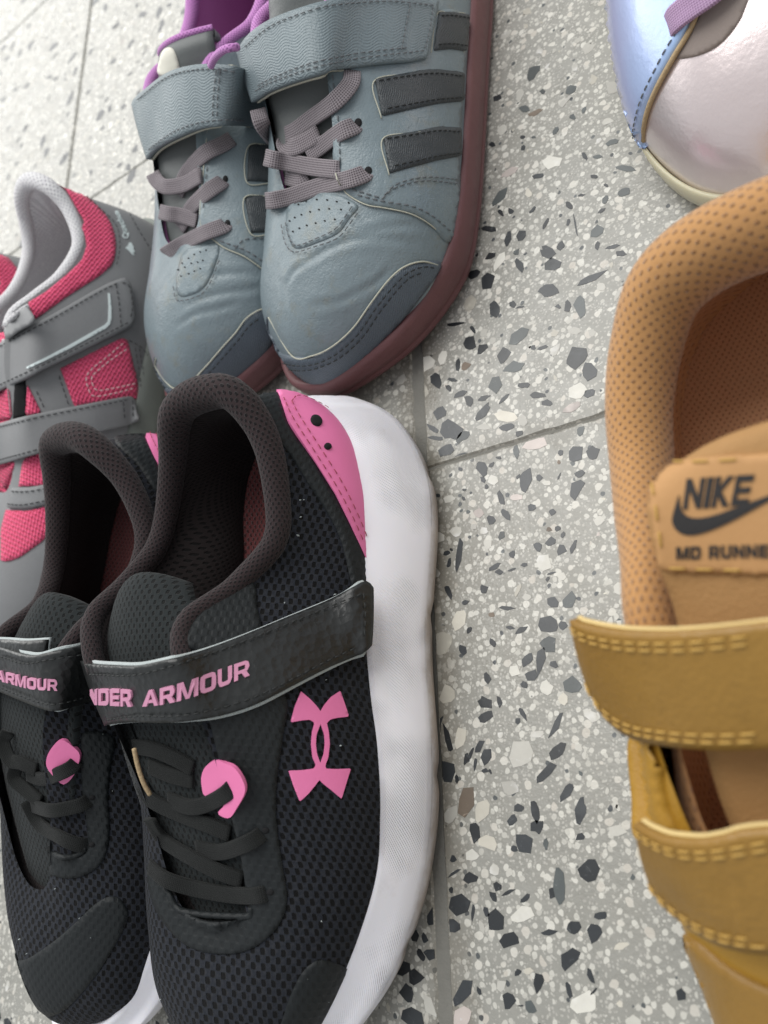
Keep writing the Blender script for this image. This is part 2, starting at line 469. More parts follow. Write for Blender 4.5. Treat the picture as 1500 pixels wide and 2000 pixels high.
def mat_leather(name, col, rough=.5, grain=1400, bump=.00015, wear=.25, emboss=None, coat=0.0, crease=0.0, edge_col=None, spec=.45, dirt=None):
    b = NB(name); u, v = b.uv()
    vo = b.voro(b.oo, grain); fine = b.noise(b.oo, grain * .5, 4); big = b.noise(b.oo, 38, 5, .6); mid = b.noise(b.oo, 150, 4)
    h = b.math('ADD', b.math('MULTIPLY', vo.outputs[0], .7), b.math('MULTIPLY', fine, .6))
    nrm = b.bump(h, bump)
    c = b.mix(b.math('MULTIPLY', b.mapr(big, .3, .75), wear), col, tuple(min(1, x * 1.55 + .02) for x in col))
    c = b.mix(b.math('MULTIPLY', b.mapr(mid, .5, .8), wear * .8), c, tuple(x * .6 for x in col))
    if dirt: c = b.mix(b.math('MULTIPLY', b.mapr(b.noise(b.oo, 75, 6, .7), .52, .72), .55), c, dirt)
    if crease:
        cn = b.noise(b.oo, 55, 5, .65, 1.5); ridge = b.math('ABSOLUTE', b.math('SUBTRACT', cn, .5)); cre = b.mapr(ridge, 0.0, .03, 1, 0)
        nrm = b.bump(b.math('SUBTRACT', b.math('MULTIPLY', big, .8), b.math('MULTIPLY', cre, .03)), crease, prev=nrm)
    if emboss:
        p, amp, wl = emboss; p *= .8; amp *= .8
        ww = b.math('MULTIPLY', b.math('SINE', b.math('MULTIPLY', u, TAU / wl)), amp)
        s1 = b.math('SINE', b.math('MULTIPLY', b.math('ADD', v, ww), TAU / p))
        s2 = b.math('SINE', b.math('MULTIPLY', u, TAU / (p * 1.1)))
        e = b.math('ADD', s1, b.math('MULTIPLY', s2, .25))
        nrm = b.bump(b.mapr(e, -1, 1), .00009, prev=nrm); c = b.mix(b.math('MULTIPLY', b.mapr(e, -.6, -1.1), .22), c, tuple(x * .55 for x in col))
    r = b.mapr(big, .2, .8, rough + .1, max(.05, rough - .1))
    return b.done(c, r, nrm, spec=spec, coat=coat, coat_r=.25)
def mat_plain(name, col, rough=.6, var=.12, scale=60, bump=.0001, bscale=900, spec=.4, metallic=0, sheen=0, sss=0.0, dirt=None, dirt_lo=.55, coat=0):
    b = NB(name); b.uv(); n = b.noise(b.oo, scale, 5, .6)
    c = b.mix(b.math('MULTIPLY', n, var * 2), col, tuple(x * .6 for x in col))
    if dirt: c = b.mix(b.math('MULTIPLY', b.mapr(b.noise(b.oo, scale * .8, 6, .7), dirt_lo, dirt_lo + .2), .6), c, dirt)
    return b.done(c, rough, b.bump(b.noise(b.oo, bscale, 3), bump), spec=spec, metallic=metallic, sheen=sheen, sss=sss, coat=coat)
def mat_lace(name, col, dark, p=.0011, rough=.9, edge=.36):
    b = NB(name); u, v = b.uv()
    d1 = b.math('SINE', b.math('MULTIPLY', b.math('ADD', u, v), TAU / p)); d2 = b.math('SINE', b.math('MULTIPLY', b.math('SUBTRACT', u, v), TAU / p))
    h = b.math('MULTIPLY', d1, d2); f = b.mapr(h, .0, .6)
    big = b.noise(b.oo, 120, 3); c = b.mix(b.math('MULTIPLY', big, .5), col, tuple(x * .6 for x in col))
    return b.done(b.mix(f, c, dark), rough, b.bump(b.math('SUBTRACT', b.math('MULTIPLY', b.noise(b.oo, 1500, 2), .3), f), .0003), spec=.25, sheen=.06)
def mat_ribbed(name, col, p=.0011, bump=.00016, rough=.6, dirt=(.35, .27, .2), rub=.0012):
    """moulded foam with fine slanted ribs, grubby near the ground"""
    b = NB(name); u, v = b.uv()
    s = b.math('SINE', b.math('MULTIPLY', b.math('ADD', u, b.math('MULTIPLY', v, .8)), TAU / p))
    ms = b.mapr(b.noise(b.oo, 22, 3), .42, .6)
    e = b.math('MULTIPLY', s, ms)
    x = b.node('ShaderNodeSeparateXYZ'); b.t.links.new(b.oo, x.inputs[0])
    n1 = b.noise(b.oo, 70, 6, .7); low = b.mapr(b.math('ADD', x.outputs[2], b.math('MULTIPLY', n1, -.012)), -.001, .006, 1, 0)
    sc = b.mapr(b.noise(b.oo, 38, 8, .75), .56, .75)
    c = b.mix(b.math('MULTIPLY', sc, .34), col, (.50, .46, .44)); c = b.mix(b.math('MULTIPLY', low, .7), c, dirt)
    return b.done(c, rough, b.bump(e, bump), spec=.35, sss=.12)

M = {}
M['ua_mesh'] = mat_mesh('black_open_mesh', (.0145, .0172, .024), (.0012, .0012, .0016), .0042, .0040, th=.02, soft=.3, bump=.0010, warp=.0007, sub=(.022, .024, .030), sheen=.03, spec=.25)
M['ua_film'] = mat_mesh('black_bonded_film', (.0125, .0152, .0165), (.0095, .0115, .0125), .0042, .0040, th=-.2, soft=1.0, bump=.00014, rough=.58, sheen=.0, spec=.28)
M['ua_knit'] = mat_mesh('dark_maroon_knit', (.028, .018, .019), (.006, .004, .005), .0026, .0018, th=.15, soft=.4, bump=.0005, warp=.0003, sheen=.1)
M['ua_lining'] = mat_mesh('dark_lining_knit', (.018, .013, .013), (.005, .004, .004), .0026, .0018, th=.15, soft=.4, bump=.0004, warp=.0003, sheen=.03)
M['ua_tongue'] = mat_mesh('black_green_spacer_knit', (.015, .019, .020), (.004, .005, .005), .0034, .0026, th=.2, soft=.35, bump=.0006, warp=.0004, sheen=.05)
M['ua_strap'] = mat_leather('glossy_black_synthetic', (.0085, .0098, .0098), rough=.36, grain=420, bump=.0004, wear=.35, crease=.0004, spec=.55)
M['ua_label'] = mat_leather('smooth_black_print_panel', (.022, .017, .012), rough=.28, grain=900, bump=.00008, wear=.3)
M['ua_pink'] = mat_plain('pink_rubbery_film', (.80, .20, .42), rough=.55, var=.06, bump=.00006)
M['ua_print'] = mat_plain('pale_pink_print', (.62, .28, .42), rough=.6, var=.1)
M['ua_lace'] = mat_lace('black_flat_lace', (.012, .0135, .013), (.005, .006, .006))
M['ua_sole'] = mat_ribbed('white_ribbed_foam', (.81, .80, .85))
M['white_fuzz'] = mat_plain('white_felt_backing', (.45, .50, .50), rough=.95, bump=.0004, bscale=1500, sheen=.5)
M['black_thread'] = mat_plain('black_thread', (.018, .02, .02), rough=.7)
M['hole'] = mat_plain('dark_eyelet', (.006, .006, .007), rough=.9)
M['insole_dark'] = mat_plain('dark_insole', (.012, .010, .010), rough=.9)
M['insole_pink'] = mat_mesh('dusty_red_insole', (.16, .045, .045), (.06, .02, .02), .003, .002)

M['g_leather'] = mat_leather('blue_grey_leather', (.158, .200, .220), rough=.36, bump=.0001, wear=.22, crease=.0013, dirt=(.20, .20, .16))
M['g_strap'] = mat_leather('embossed_grey_leather', (.148, .186, .203), rough=.45, wear=.15, emboss=(.00135, .0011, .010))
M['g_stripe'] = mat_leather('embossed_dark_stripe', (.036, .043, .048), rough=.45, wear=.2, emboss=(.00135, .0011, .010))
M['g_cap'] = mat_leather('embossed_slate_toe_leather', (.080, .102, .126), rough=.40, wear=.2, emboss=(.00135, .0011, .010))
M['g_sole'] = mat_plain('maroon_rubber', (.150, .064, .068), rough=.5, var=.25, scale=45, bump=.0003, bscale=300, dirt=(.25, .17, .15), dirt_lo=.6)
M['g_lace'] = mat_lace('taupe_elastic_lace', (.275, .245, .262), (.10, .085, .095), p=.0016)
M['g_tongue'] = mat_plain('grey_smooth_tongue', (.125, .135, .135), rough=.5, var=.1)
M['g_thread'] = mat_plain('grey_thread', (.13, .14, .15), rough=.7)
M['g_edge'] = mat_plain('pale_cut_edge', (.46, .46, .38), rough=.9, bump=.0003)
M['g_purple'] = mat_mesh('purple_lining_knit', (.52, .19, .46), (.34, .10, .30), .002, .0013, th=.3, soft=.5, bump=.0003)
M['g_cord'] = mat_mesh('lilac_cord', (.55, .24, .55), (.36, .13, .38), .0016, .0016, th=.1, soft=.5, bump=.0003)
M['cream'] = mat_plain('cream_label', (.68, .66, .58), rough=.7)

M['p_mesh'] = mat_weave('coral_pink_weave', (.86, .105, .235), (.58, .045, .11), .0030)
M['p_grey'] = mat_leather('matte_grey_nubuck', (.205, .208, .213), rough=.62, bump=.00008, wear=.12, spec=.35)
M['p_lining'] = mat_mesh('pale_grey_spacer_mesh', (.64, .63, .65), (.40, .39, .42), .0024, .0018, th=.45, soft=.4, bump=.0004, sub=(.7, .7, .7))
M['p_sole'] = mat_plain('grey_green_rubber', (.20, .22, .20), rough=.65, var=.2)
M['p_thread'] = mat_plain('dark_grey_thread', (.045, .047, .05), rough=.8)
M['p_whitethread'] = mat_plain('pale_pink_thread', (.80, .58, .60), rough=.8)
M['silver'] = mat_plain('pale_reflective_print', (.66, .74, .74), rough=.4, var=.05)

M['n_mesh'] = mat_mesh('tan_air_mesh', (.45, .235, .088), (.31, .145, .050), .0032, .0022, th=.45, soft=.45, bump=.0006, warp=.0006, sheen=.3)
M['n_lining'] = mat_mesh('tan_lining', (.60, .32, .14), (.46, .22, .085), .0040, .0028, th=.3, soft=.6, bump=.0003)
M['n_tongue'] = mat_leather('tan_textile', (.34, .185, .066), rough=.75, grain=1800, bump=.0002, wear=.12)
M['n_label'] = mat_plain('tan_label', (.46, .25, .10), rough=.7, var=.06)
M['n_gold'] = mat_leather('gold_leather', (.250, .134, .021), rough=.42, grain=900, bump=.00014, wear=.3, crease=.0006)
M['n_gold2'] = mat_leather('bright_gold_synthetic', (.37, .20, .022), rough=.45, bump=.0001, wear=.15)
M['n_edge'] = mat_plain('pale_yellow_cut_edge', (.70, .53, .24), rough=.85)
M['n_thread'] = mat_plain('gold_thread', (.50, .30, .07), rough=.6)
M['ink'] = mat_plain('dark_grey_print', (.022, .020, .020), rough=.6)
M['n_insole'] = mat_mesh('brown_insole_cloth', (.60, .32, .17), (.48, .235, .12), .0022, .0016, th=.3, soft=.6, bump=.0002)

def mat_pearl(name, c1, c2, rough, metal=.55):
    b = NB(name); b.uv(); lw = b.node('ShaderNodeLayerWeight'); lw.inputs[0].default_value = .35
    n = b.noise(b.oo, 16, 3, .5); f = b.math('ADD', b.math('MULTIPLY', lw.outputs[1], .8), b.math('SUBTRACT', n, .35), clamp=True)
    h = b.bump(b.noise(b.oo, 60, 4), .0004, prev=b.bump(b.noise(b.oo, 900, 3), .00006))
    return b.done(b.mix(f, c1, c2), rough, h, metallic=metal, coat=.6, coat_r=.12)
M['pearl_blue'] = mat_pearl('iridescent_blue_lilac_film', (.36, .57, .88), (.58, .58, .84), .32, .3)
M['pearl_pink'] = mat_pearl('pearly_rose_metallic_leather', (.72, .62, .62), (.85, .78, .78), .31, .65)
M['pearl_tongue'] = mat_pearl('pearly_silver_film', (.66, .62, .62), (.76, .72, .74), .35, .5)
M['pearl_lace'] = mat_lace('lilac_ribbon_lace', (.50, .34, .52), (.36, .22, .38), p=.0014)
M['pearl_sole'] = mat_plain('milky_translucent_rubber', (.60, .56, .40), rough=.35, var=.12, sss=.25)
M['tan_edge'] = mat_plain('tan_leather_edge', (.42, .31, .18), rough=.85, bump=.0004)
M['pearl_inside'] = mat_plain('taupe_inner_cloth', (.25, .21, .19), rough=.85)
# ------------------------------------------------------------------ the terrazzo floor: bedding, tiles, stone chips
rng = random.Random(7)
def mat_terrazzo():
    b = NB('terrazzo_cement'); t = b.node('ShaderNodeTexCoord'); o = t.outputs['Object']
    g = b.node('ShaderNodeNewGeometry').outputs['Position']
    warp = b.node('ShaderNodeVectorMath', operation='ADD'); nn = b.node('ShaderNodeTexNoise'); b.put(nn.inputs['Vector'], g); nn.inputs['Scale'].default_value = 300
    sc = b.node('ShaderNodeVectorMath', operation='SCALE'); b.put(sc.inputs[0], nn.outputs[1]); sc.inputs[3].default_value = .0016
    b.put(warp.inputs[0], g); b.put(warp.inputs[1], sc.outputs[0]); w = warp.outputs[0]
    base = b.mix(b.noise(g, 60, 5, .6), (.235, .232, .210), (.315, .310, .283))
    base = b.mix(b.mapr(b.noise(g, 9, 4), .45, .7), base, (.265, .257, .228))
    def grains(scale, lo, hi, col, c0, thr):
        nonlocal base
        v = b.voro(w, scale); d = v.outputs[0]; cs = b.node('ShaderNodeSeparateColor'); b.put(cs.inputs[0], v.outputs[1])
        inside = b.mapr(d, lo, hi, 1, 0); pick = b.math('LESS_THAN', cs.outputs[0], thr)
        f = b.math('MULTIPLY', inside, pick)
        col2 = b.mix(cs.outputs[1], col, c0); base = b.mix(f, base, col2); return f
    grains(900, .30, .42, (.44, .43, .39), (.36, .35, .32), .75)
    f1 = grains(430, .34, .42, (.56, .55, .50), (.44, .43, .39), .66)
    f2 = grains(250, .30, .36, (.58, .57, .52), (.47, .44, .39), .40)
    grains(330, .22, .30, (.05, .055, .06), (.10, .11, .11), .10)
    dirt = b.mapr(b.noise(g, 14, 5, .65), .56, .75); base = b.mix(b.math('MULTIPLY', dirt, .35), base, (.16, .145, .115))
    sx = b.node('ShaderNodeSeparateXYZ'); b.put(sx.inputs[0], g)
    near = b.mapr(b.math('ADD', b.math('ABSOLUTE', sx.outputs[0]), b.math('MULTIPLY', b.math('SUBTRACT', b.noise(g, 70, 5, .65), .5), .03)), .001, .013, 1, 0)
    base = b.mix(b.math('MULTIPLY', near, .55), base, (.125, .108, .080))
    ny = b.mapr(b.math('ADD', b.math('ABSOLUTE', sx.outputs[1]), b.math('MULTIPLY', b.math('SUBTRACT', b.noise(g, 90, 5, .65), .5), .02)), .0005, .007, 1, 0)
    base = b.mix(b.math('MULTIPLY', ny, .4), base, (.150, .138, .112))
    spots = b.mapr(b.noise(g, 210, 6, .75), .66, .74); base = b.mix(b.math('MULTIPLY', spots, .45), base, (.10, .095, .08))
    rough = b.mapr(b.noise(g, 120, 4), .3, .7, .22, .42)
    h = b.math('ADD', b.noise(g, 700, 3), b.math('MULTIPLY', b.noise(g, 60, 2), 2.0))
    return b.done(base, rough, b.bump(h, .00016), spec=.5)
M['terrazzo'] = mat_terrazzo()
M['bedding'] = mat_plain('grey_cement_grout', (.20, .195, .175), rough=.85, var=.4, scale=60, bump=.0008, bscale=260, dirt=(.06, .055, .048))
CHIP = {}
def chip_mat(key, col, rough):
    b = NB(key); o = b.node('ShaderNodeNewGeometry').outputs['Position']
    oi = b.node('ShaderNodeObjectInfo').outputs['Random']
    n = b.noise(o, 250, 4, .6); v = b.noise(o, 90, 3)
    c0 = b.mix(oi, tuple(x * .65 for x in col), tuple(min(.75, x * 1.35) for x in col)); c = b.mix(b.math('MULTIPLY', n, .5), c0, tuple(x * .6 for x in col)); c = b.mix(b.math('MULTIPLY', b.mapr(b.noise(o, 420, 5, .7, 1.2), .60, .72), .6), c, tuple(min(.6, x * 2.2 + .05) for x in col)); c = b.mix(b.math('MULTIPLY', b.mapr(v, .55, .75), .5), c, tuple(min(.8, x * 1.6 + .02) for x in col))
    CHIP[key] = b.done(c, rough, b.bump(n, .00005), spec=.5)
chip_mat('dark_stone', (.030, .034, .038), .30); chip_mat('slate_stone', (.075, .085, .085), .32); chip_mat('white_stone', (.56, .545, .495), .34)
chip_mat('cream_stone', (.50, .475, .41), .34); chip_mat('rose_stone', (.48, .425, .395), .34); chip_mat('rust_stone', (.15, .115, .085), .45)

XL = [-.789, -.526, -.263, 0.0, .26, .52]; YL = [-.51, -.252, 0.0, .247, .488, .73]
floor_me = bpy.data.meshes.new('floor'); gx, gy = 6.0, 6.0
floor_me.from_pydata([(-gx, -gy, -.0007), (gx, -gy, -.0007), (gx, gy, -.0007), (-gx, gy, -.0007)], [], [(0, 1, 2, 3)]); floor_me.materials.append(M['bedding'])
floor = bpy.data.objects.new('floor', floor_me); COL.objects.link(floor); floor['kind'] = 'structure'
tiles = {}
def make_tile(i, j):
    gp = .0013
    x0, x1, y0, y1 = XL[i] + gp * (.8 if XL[i] else .8), XL[i + 1] - gp * (.9 if XL[i + 1] else 2.4), YL[j] + gp * .15, YL[j + 1] - gp * .15
    pts = []
    for (ax, ay), (bx_, by_) in (((x0, y0), (x1, y0)), ((x1, y0), (x1, y1)), ((x1, y1), (x0, y1)), ((x0, y1), (x0, y0))):
        for k in range(60):
            f = k / 60; w = .00035 if 0 < k else 0
            nx, ny = -(by_ - ay), (bx_ - ax); l = math.hypot(nx, ny)
            d = min(abs(rng.gauss(0, w)), .0011); pts.append((ax + (bx_ - ax) * f + nx / l * d, ay + (by_ - ay) * f + ny / l * d))
    n = len(pts); c = np.mean(pts, 0)
    V = [(x, y, -.004) for x, y in pts] + [(x, y, -.0007) for x, y in pts]
    ins = lambda x, y, d: (x + (d if x < c[0] else -d) * (abs(x - c[0]) > .11), y + (d if y < c[1] else -d) * (abs(y - c[1]) > .105))
    V += [(*ins(x, y, .0007), 0.0) for x, y in pts]
    fs = []
    for r in range(2):
        for k in range(n): k2 = (k + 1) % n; fs.append((r * n + k, r * n + k2, (r + 1) * n + k2, (r + 1) * n + k))
    fs.append(tuple(range(2 * n, 3 * n)))
    me = bpy.data.meshes.new('tile'); me.from_pydata(V, [], fs); me.materials.append(M['terrazzo'])
    o = bpy.data.objects.new('tile', me); COL.objects.link(o); o.parent = floor; tiles[(i, j)] = o
for i in range(len(XL) - 1):
    for j in range(len(YL) - 1): make_tile(i, j)
def tile_of(x, y):
    for i in range(len(XL) - 1):
        for j in range(len(YL) - 1):
            if XL[i] < x < XL[i + 1] and YL[j] < y < YL[j + 1]: return i, j
    return None
def chip_outline(a, b, n, r):
    """irregular broken-stone outline with half-length a and half-width b"""
    ph = sorted(r.uniform(0, 2 * math.pi) for _ in range(n)); ph = [(p + k * 2 * math.pi / n * 1.6) / 2.6 for k, p in enumerate(ph)]
    return [(a * math.cos(p) * r.uniform(.72, 1.22), b * math.sin(p) * r.uniform(.72, 1.25)) for p in ph]
taken = []
def chip_geo(poly3, zt):
    n = len(poly3); c = np.mean(poly3, 0)
    V = [(x, y, -.0008) for x, y in poly3] + [(x, y, zt) for x, y in poly3]
    return V, [(k, (k + 1) % n, n + (k + 1) % n, n + k) for k in range(n)] + [tuple(range(n, 2 * n))]
def chip_at(u, v, a, b, ang, key):
    """one stone chip, read from the photograph's floor: middle, half axes and slant in photo pixels"""
    pl = []
    ca, sa = math.cos(math.radians(ang)), math.sin(math.radians(ang))
    for dx, dy in chip_outline(a, b, rng.randint(6, 9), rng):
        p = at(u + dx * ca - dy * sa, v + dx * sa + dy * ca); pl.append((p[0], p[1]))
    ar = sum(x0 * y1 - x1 * y0 for (x0, y0), (x1, y1) in zip(pl, pl[1:] + pl[:1]))
    if ar < 0: pl = pl[::-1]
    c = np.mean(pl, 0); k = tile_of(*c)
    if k is None: return
    m0 = .0022
    pl = [(min(max(x, XL[k[0]] + m0), XL[k[0] + 1] - m0 * 1.7), min(max(y, YL[k[1]] + m0 * .6), YL[k[1] + 1] - m0 * .6)) for x, y in pl]
    V, fs = chip_geo([(x - c[0], y - c[1]) for x, y in pl], .00012)
    me = bpy.data.meshes.new('stone_chip'); me.from_pydata(V, [], fs); me.materials.append(CHIP[key])
    o = bpy.data.objects.new('stone_chip', me); COL.objects.link(o); o.location = (c[0], c[1], 0); o.parent = tiles[k]
    taken.append((c[0], c[1], max(np.hypot(*(np.array(pl) - c).T))))
D, S, Wh, Cr, Ro, Ru = 'dark_stone', 'slate_stone', 'white_stone', 'cream_stone', 'rose_stone', 'rust_stone'
def table(ox, oy, sc, rows):
    for r in rows:
        cx, cy, a, b, ang = r[:5]; chip_at(ox + cx / sc, oy + cy / sc, max(a, b) / sc * 1.1, min(a, b) / sc * 1.15, ang if a >= b else ang + 90, r[5] if len(r) > 5 else D)
table(780, 100, 2.5, [(655,103,42,20,-60,S),(697,198,14,10,-30,S),(838,190,30,18,-15,S),(480,228,24,12,-30),(610,280,24,15,10,S),(660,300,35,12,-20,Ru),(765,385,22,10,-60,S),(902,290,18,8,-60,S),(1040,445,30,12,-20,S),(603,420,14,8,0),(605,472,14,10,-60),(455,457,14,12,0),(680,610,28,14,-10),(905,512,18,10,60),(970,515,25,10,-10,S),(1110,573,45,14,5,S),(950,612,18,11,10),(1010,655,12,8,20),(1100,688,32,18,-25,S),(890,703,16,6,-10),(485,715,50,22,-50,S),(830,755,20,14,60),(1005,725,28,12,-60,S),(990,775,22,9,-45),(545,780,14,12,-50),(495,790,16,10,50),(860,850,52,4,80),(825,835,18,7,-75),(965,875,42,22,-35,S),(715,840,30,8,-60),(650,775,25,7,-45),(440,870,42,14,5),(530,915,32,14,-75),(593,898,34,20,-70),(725,983,36,26,35),(790,950,24,15,-60),(750,1042,48,25,-20),(585,1042,36,18,65),(445,1000,24,14,-35),(1040,955,35,9,-15),(1080,988,24,14,5),(365,1090,28,20,-30),(435,1125,40,30,-70),(932,1110,72,17,-27),(735,1165,48,27,-15),(885,1250,60,24,75,S),(820,1250,32,13,-75),(775,1248,14,10,20),(465,1265,42,20,75),(555,1235,20,15,-30),(590,1250,20,5,-10),(275,1332,40,9,-8),(360,1360,20,10,60),(350,1425,36,26,20),(410,1450,32,18,-50),(585,1390,55,25,-45,S),(510,1485,44,24,-60),(700,1447,26,9,-20),(860,1495,65,42,-60),(930,1565,42,38,-30),(555,1545,50,24,-20,S),(285,1530,34,12,-85),(325,1540,24,16,-30,Ru),(180,1605,36,22,70),(240,1645,22,12,50),(260,1605,22,8,10),(470,1628,44,30,-70,S),(608,1630,28,14,-5),(335,1708,26,20,50),(300,1675,30,14,-30),(415,1692,28,10,-20),(410,1760,46,20,-50),(510,1700,32,8,-45),(675,1680,34,16,5),(720,1718,24,14,5),(930,1670,30,16,-30),(200,1768,40,26,-25),(165,1845,36,12,30),(255,1850,50,42,-35),(310,1880,38,18,-45,S),(181,1890,38,10,5),(525,1835,32,17,-15),(585,1868,22,13,-20),(228,1948,36,28,-30),(300,1975,32,10,-20),
 (745,540,42,32,-30,Wh),(500,385,30,20,-45,Wh),(545,125,16,14,0,Wh),(110,1672,40,36,0,Cr),(130,1530,55,28,-35,Wh),(215,1500,36,18,-80,Wh),(350,1230,40,24,-60,Cr),(490,1025,45,18,-65,Wh),(870,1660,50,36,-45,Wh),(840,1740,40,18,-30,Ro),(515,1785,55,22,3,Cr),(600,1800,30,22,60,Wh),(410,1835,32,16,0,Wh),(765,1455,35,16,-60,Wh),(985,1152,22,18,0,Wh),(633,695,20,14,70,Cr),(590,215,30,14,-70,Wh),(805,250,34,12,-40,Wh),(1040,180,40,30,-40,Wh),(1020,345,32,14,-20,Wh),(540,590,40,14,-30,Ro)])
table(760, 680, 3.571, [(650,850,60,32,70),(655,915,22,16,60),(680,967,15,15,0),(715,815,25,12,-40),(495,845,15,15,0),(525,988,14,8,0),(340,1028,16,10,0),(520,1050,18,9,60),(570,1008,9,9,0),(550,1143,14,12,0,S),(780,1045,50,24,75),(815,1163,55,22,50),(712,1197,32,26,-60),(785,1305,30,18,-60,S),(955,925,75,38,-80),(1050,905,26,18,60),(900,898,22,9,-45),(995,1110,34,22,10),(1140,1140,26,22,0),(1310,985,75,38,-70),(1325,875,36,20,-15),(1310,735,60,45,-60),(1425,735,45,40,-70),(1195,730,22,16,-40),(1185,895,25,6,-65),(1040,1385,40,22,60),(1130,1347,44,28,-35),(1205,1405,40,28,-75),(1212,1305,24,12,-60),(1285,1385,45,16,-65),(1175,1260,22,18,0),(1115,1265,20,16,0,Ru),(490,1440,105,20,-85),(400,1428,22,18,0),(420,1500,34,14,-75),(300,1222,18,16,0),(435,1405,10,10,0),(860,1440,26,18,-75),(735,1525,48,17,-32),(765,1562,26,17,0),(855,1545,25,8,-20),(945,1512,22,12,0),(1105,1612,18,10,-60),(1130,1570,32,6,-15),(665,1683,34,24,60),(415,1700,50,18,65),(530,1775,24,14,-20),(810,1812,58,16,3),(1145,1780,48,32,35),(1260,1755,70,40,-60,S),(1110,1930,70,55,10),(1210,1935,30,28,0),(845,1950,28,12,10),(925,1965,42,16,-30),(560,1965,28,13,-70),(890,720,45,20,80,S),(765,765,22,9,10),(1335,580,36,22,-60,S),
 (1025,660,80,36,-15,Ro),(470,1280,42,36,0,Wh),(345,1325,40,32,0,Wh),(320,1565,42,36,0,Wh),(625,1150,32,28,0,Ro),(490,1890,75,42,-65,Cr),(1080,1500,65,52,70,Wh),(890,1042,40,20,0,Ro),(725,920,36,28,0,Wh),(900,1685,50,14,-65,Cr),(960,1735,26,18,0,Wh),(590,1245,22,20,0,Wh),(665,1270,26,22,0,Wh),(1185,795,16,10,70,Ru),(715,1860,22,16,-20,Ru),(1205,1590,30,24,0,Wh),(1100,940,26,18,0,Wh)])
table(760, 1200, 2.5, [(795,145,52,34,20,S),(675,222,38,20,-60),(738,230,62,24,-75),(805,245,26,15,10),(692,298,32,22,-25),(663,345,20,14,40),(900,345,42,38,-50,S),(480,312,35,13,70),(470,430,36,24,35),(475,498,36,24,-30),(540,430,32,12,75),(508,140,24,12,50),(360,175,28,16,60),(655,485,34,12,60),(630,520,15,15,0),(815,540,70,14,-62),(825,665,45,28,-55),(765,770,75,20,-48),(240,535,40,14,-60),(288,610,70,13,75),(270,770,66,45,50),(332,805,22,9,80),(445,645,30,20,-60),(475,695,45,20,-75),(400,680,36,8,-70),(375,705,30,9,-80),(420,730,30,7,-80),(470,765,16,12,0),(495,768,14,6,70),(378,912,66,36,-75,Ru),(420,1060,50,26,80),(600,1005,30,18,-50),(635,945,24,18,-30),(870,865,55,20,-55),(935,960,60,22,-80),(712,965,50,20,80),(722,1035,34,30,0),(668,1115,50,40,60),(612,1145,15,14,0),(765,1122,34,10,85,S),(935,1085,28,18,-20),(985,1245,60,45,40),(835,1330,80,28,85,S),(795,1360,36,14,80),(530,1330,26,16,60),(575,1360,38,9,-25),(510,1378,26,14,60),(667,1385,28,14,-45),(395,1285,36,26,-15),(310,1265,42,6,-30),(310,1193,18,13,0),(305,1345,12,12,0),(340,1420,68,38,-32),(310,1520,36,34,-30),(210,1480,40,18,-85),(523,1500,52,38,70),(475,1455,26,12,80),(410,1450,40,7,-85),(590,1590,44,30,-20),(780,1553,36,15,-15),(905,1530,34,30,20),(1000,1555,44,30,-75),(1035,1470,30,20,0),(885,1675,60,36,-50),(730,1795,52,26,-75),(985,1765,38,12,70),(878,1835,40,13,75),(1000,1840,24,6,-50),(360,1840,66,36,-60),(585,1890,44,30,75),(440,1840,20,10,70),(630,1748,18,12,-40),(175,1580,26,12,70),(155,1660,32,14,70),(203,1660,30,26,90),(130,1770,42,32,-15),(65,1725,38,32,0),(88,1850,42,28,80),(120,1970,60,38,30),(645,1910,14,5,0),
 (258,145,55,50,90,Cr),(280,390,50,36,-30,Cr),(350,595,50,26,-75,Cr),(640,680,70,45,-60,Wh),(590,845,40,30,20,Wh),(455,950,60,30,-75,Cr),(405,1175,32,30,0,Wh),(300,980,50,30,-60,Wh),(770,358,36,28,30,Wh),(618,275,28,26,0,Wh),(850,415,24,24,0,Cr),(650,1470,52,34,-20,Wh),(455,1535,34,13,70,Wh),(720,585,34,16,-10,Wh),(485,1120,45,40,0,Cr),(550,1810,30,26,90,Wh),(345,1970,55,40,-45,Ro),(210,1920,60,26,60,Wh),(960,1900,60,50,0,Wh),(680,1740,22,14,0,Cr)])
# the remaining chips of each tile, too many and too small to pick out: one scatter per tile
def scatter(k, n, key, lo, hi, zt, margin=1.0, xlo=None):
    V, fs = [], []; x0, x1, y0, y1 = XL[k[0]] + .004, XL[k[0] + 1] - .006, YL[k[1]] + .003, YL[k[1] + 1] - .003; tries = 0; x0 = max(x0, xlo or x0)
    while n > 0 and tries < 20000:
        tries += 1
        x, y = rng.uniform(x0, x1), rng.uniform(y0, y1); s = lo + (hi - lo) * rng.random() ** 2.6
        if any(abs(x - q[0]) < q[2] * margin + s and abs(y - q[1]) < q[2] * margin + s for q in taken): continue
        rot = rng.uniform(0, math.pi); ca, sa = math.cos(rot), math.sin(rot)
        pl = [(x + dx * ca - dy * sa, y + dx * sa + dy * ca) for dx, dy in chip_outline(s, s * rng.uniform(.35, .95), rng.randint(5, 8), rng)]
        ar = sum(a[0] * b[1] - b[0] * a[1] for a, b in zip(pl, pl[1:] + pl[:1]))
        if ar < 0: pl = pl[::-1]
        v, f = chip_geo(pl, zt); o = len(V); V += v; fs += [tuple(o + q for q in g) for g in f]; n -= 1
        if s > .0016: taken.append((x, y, s))
    me = bpy.data.meshes.new('chip_scatter'); me.from_pydata(V, [], fs); me.materials.append(CHIP[key])
    o = bpy.data.objects.new('chip_scatter', me); COL.objects.link(o); o.parent = tiles[k]; o['kind'] = 'stuff'
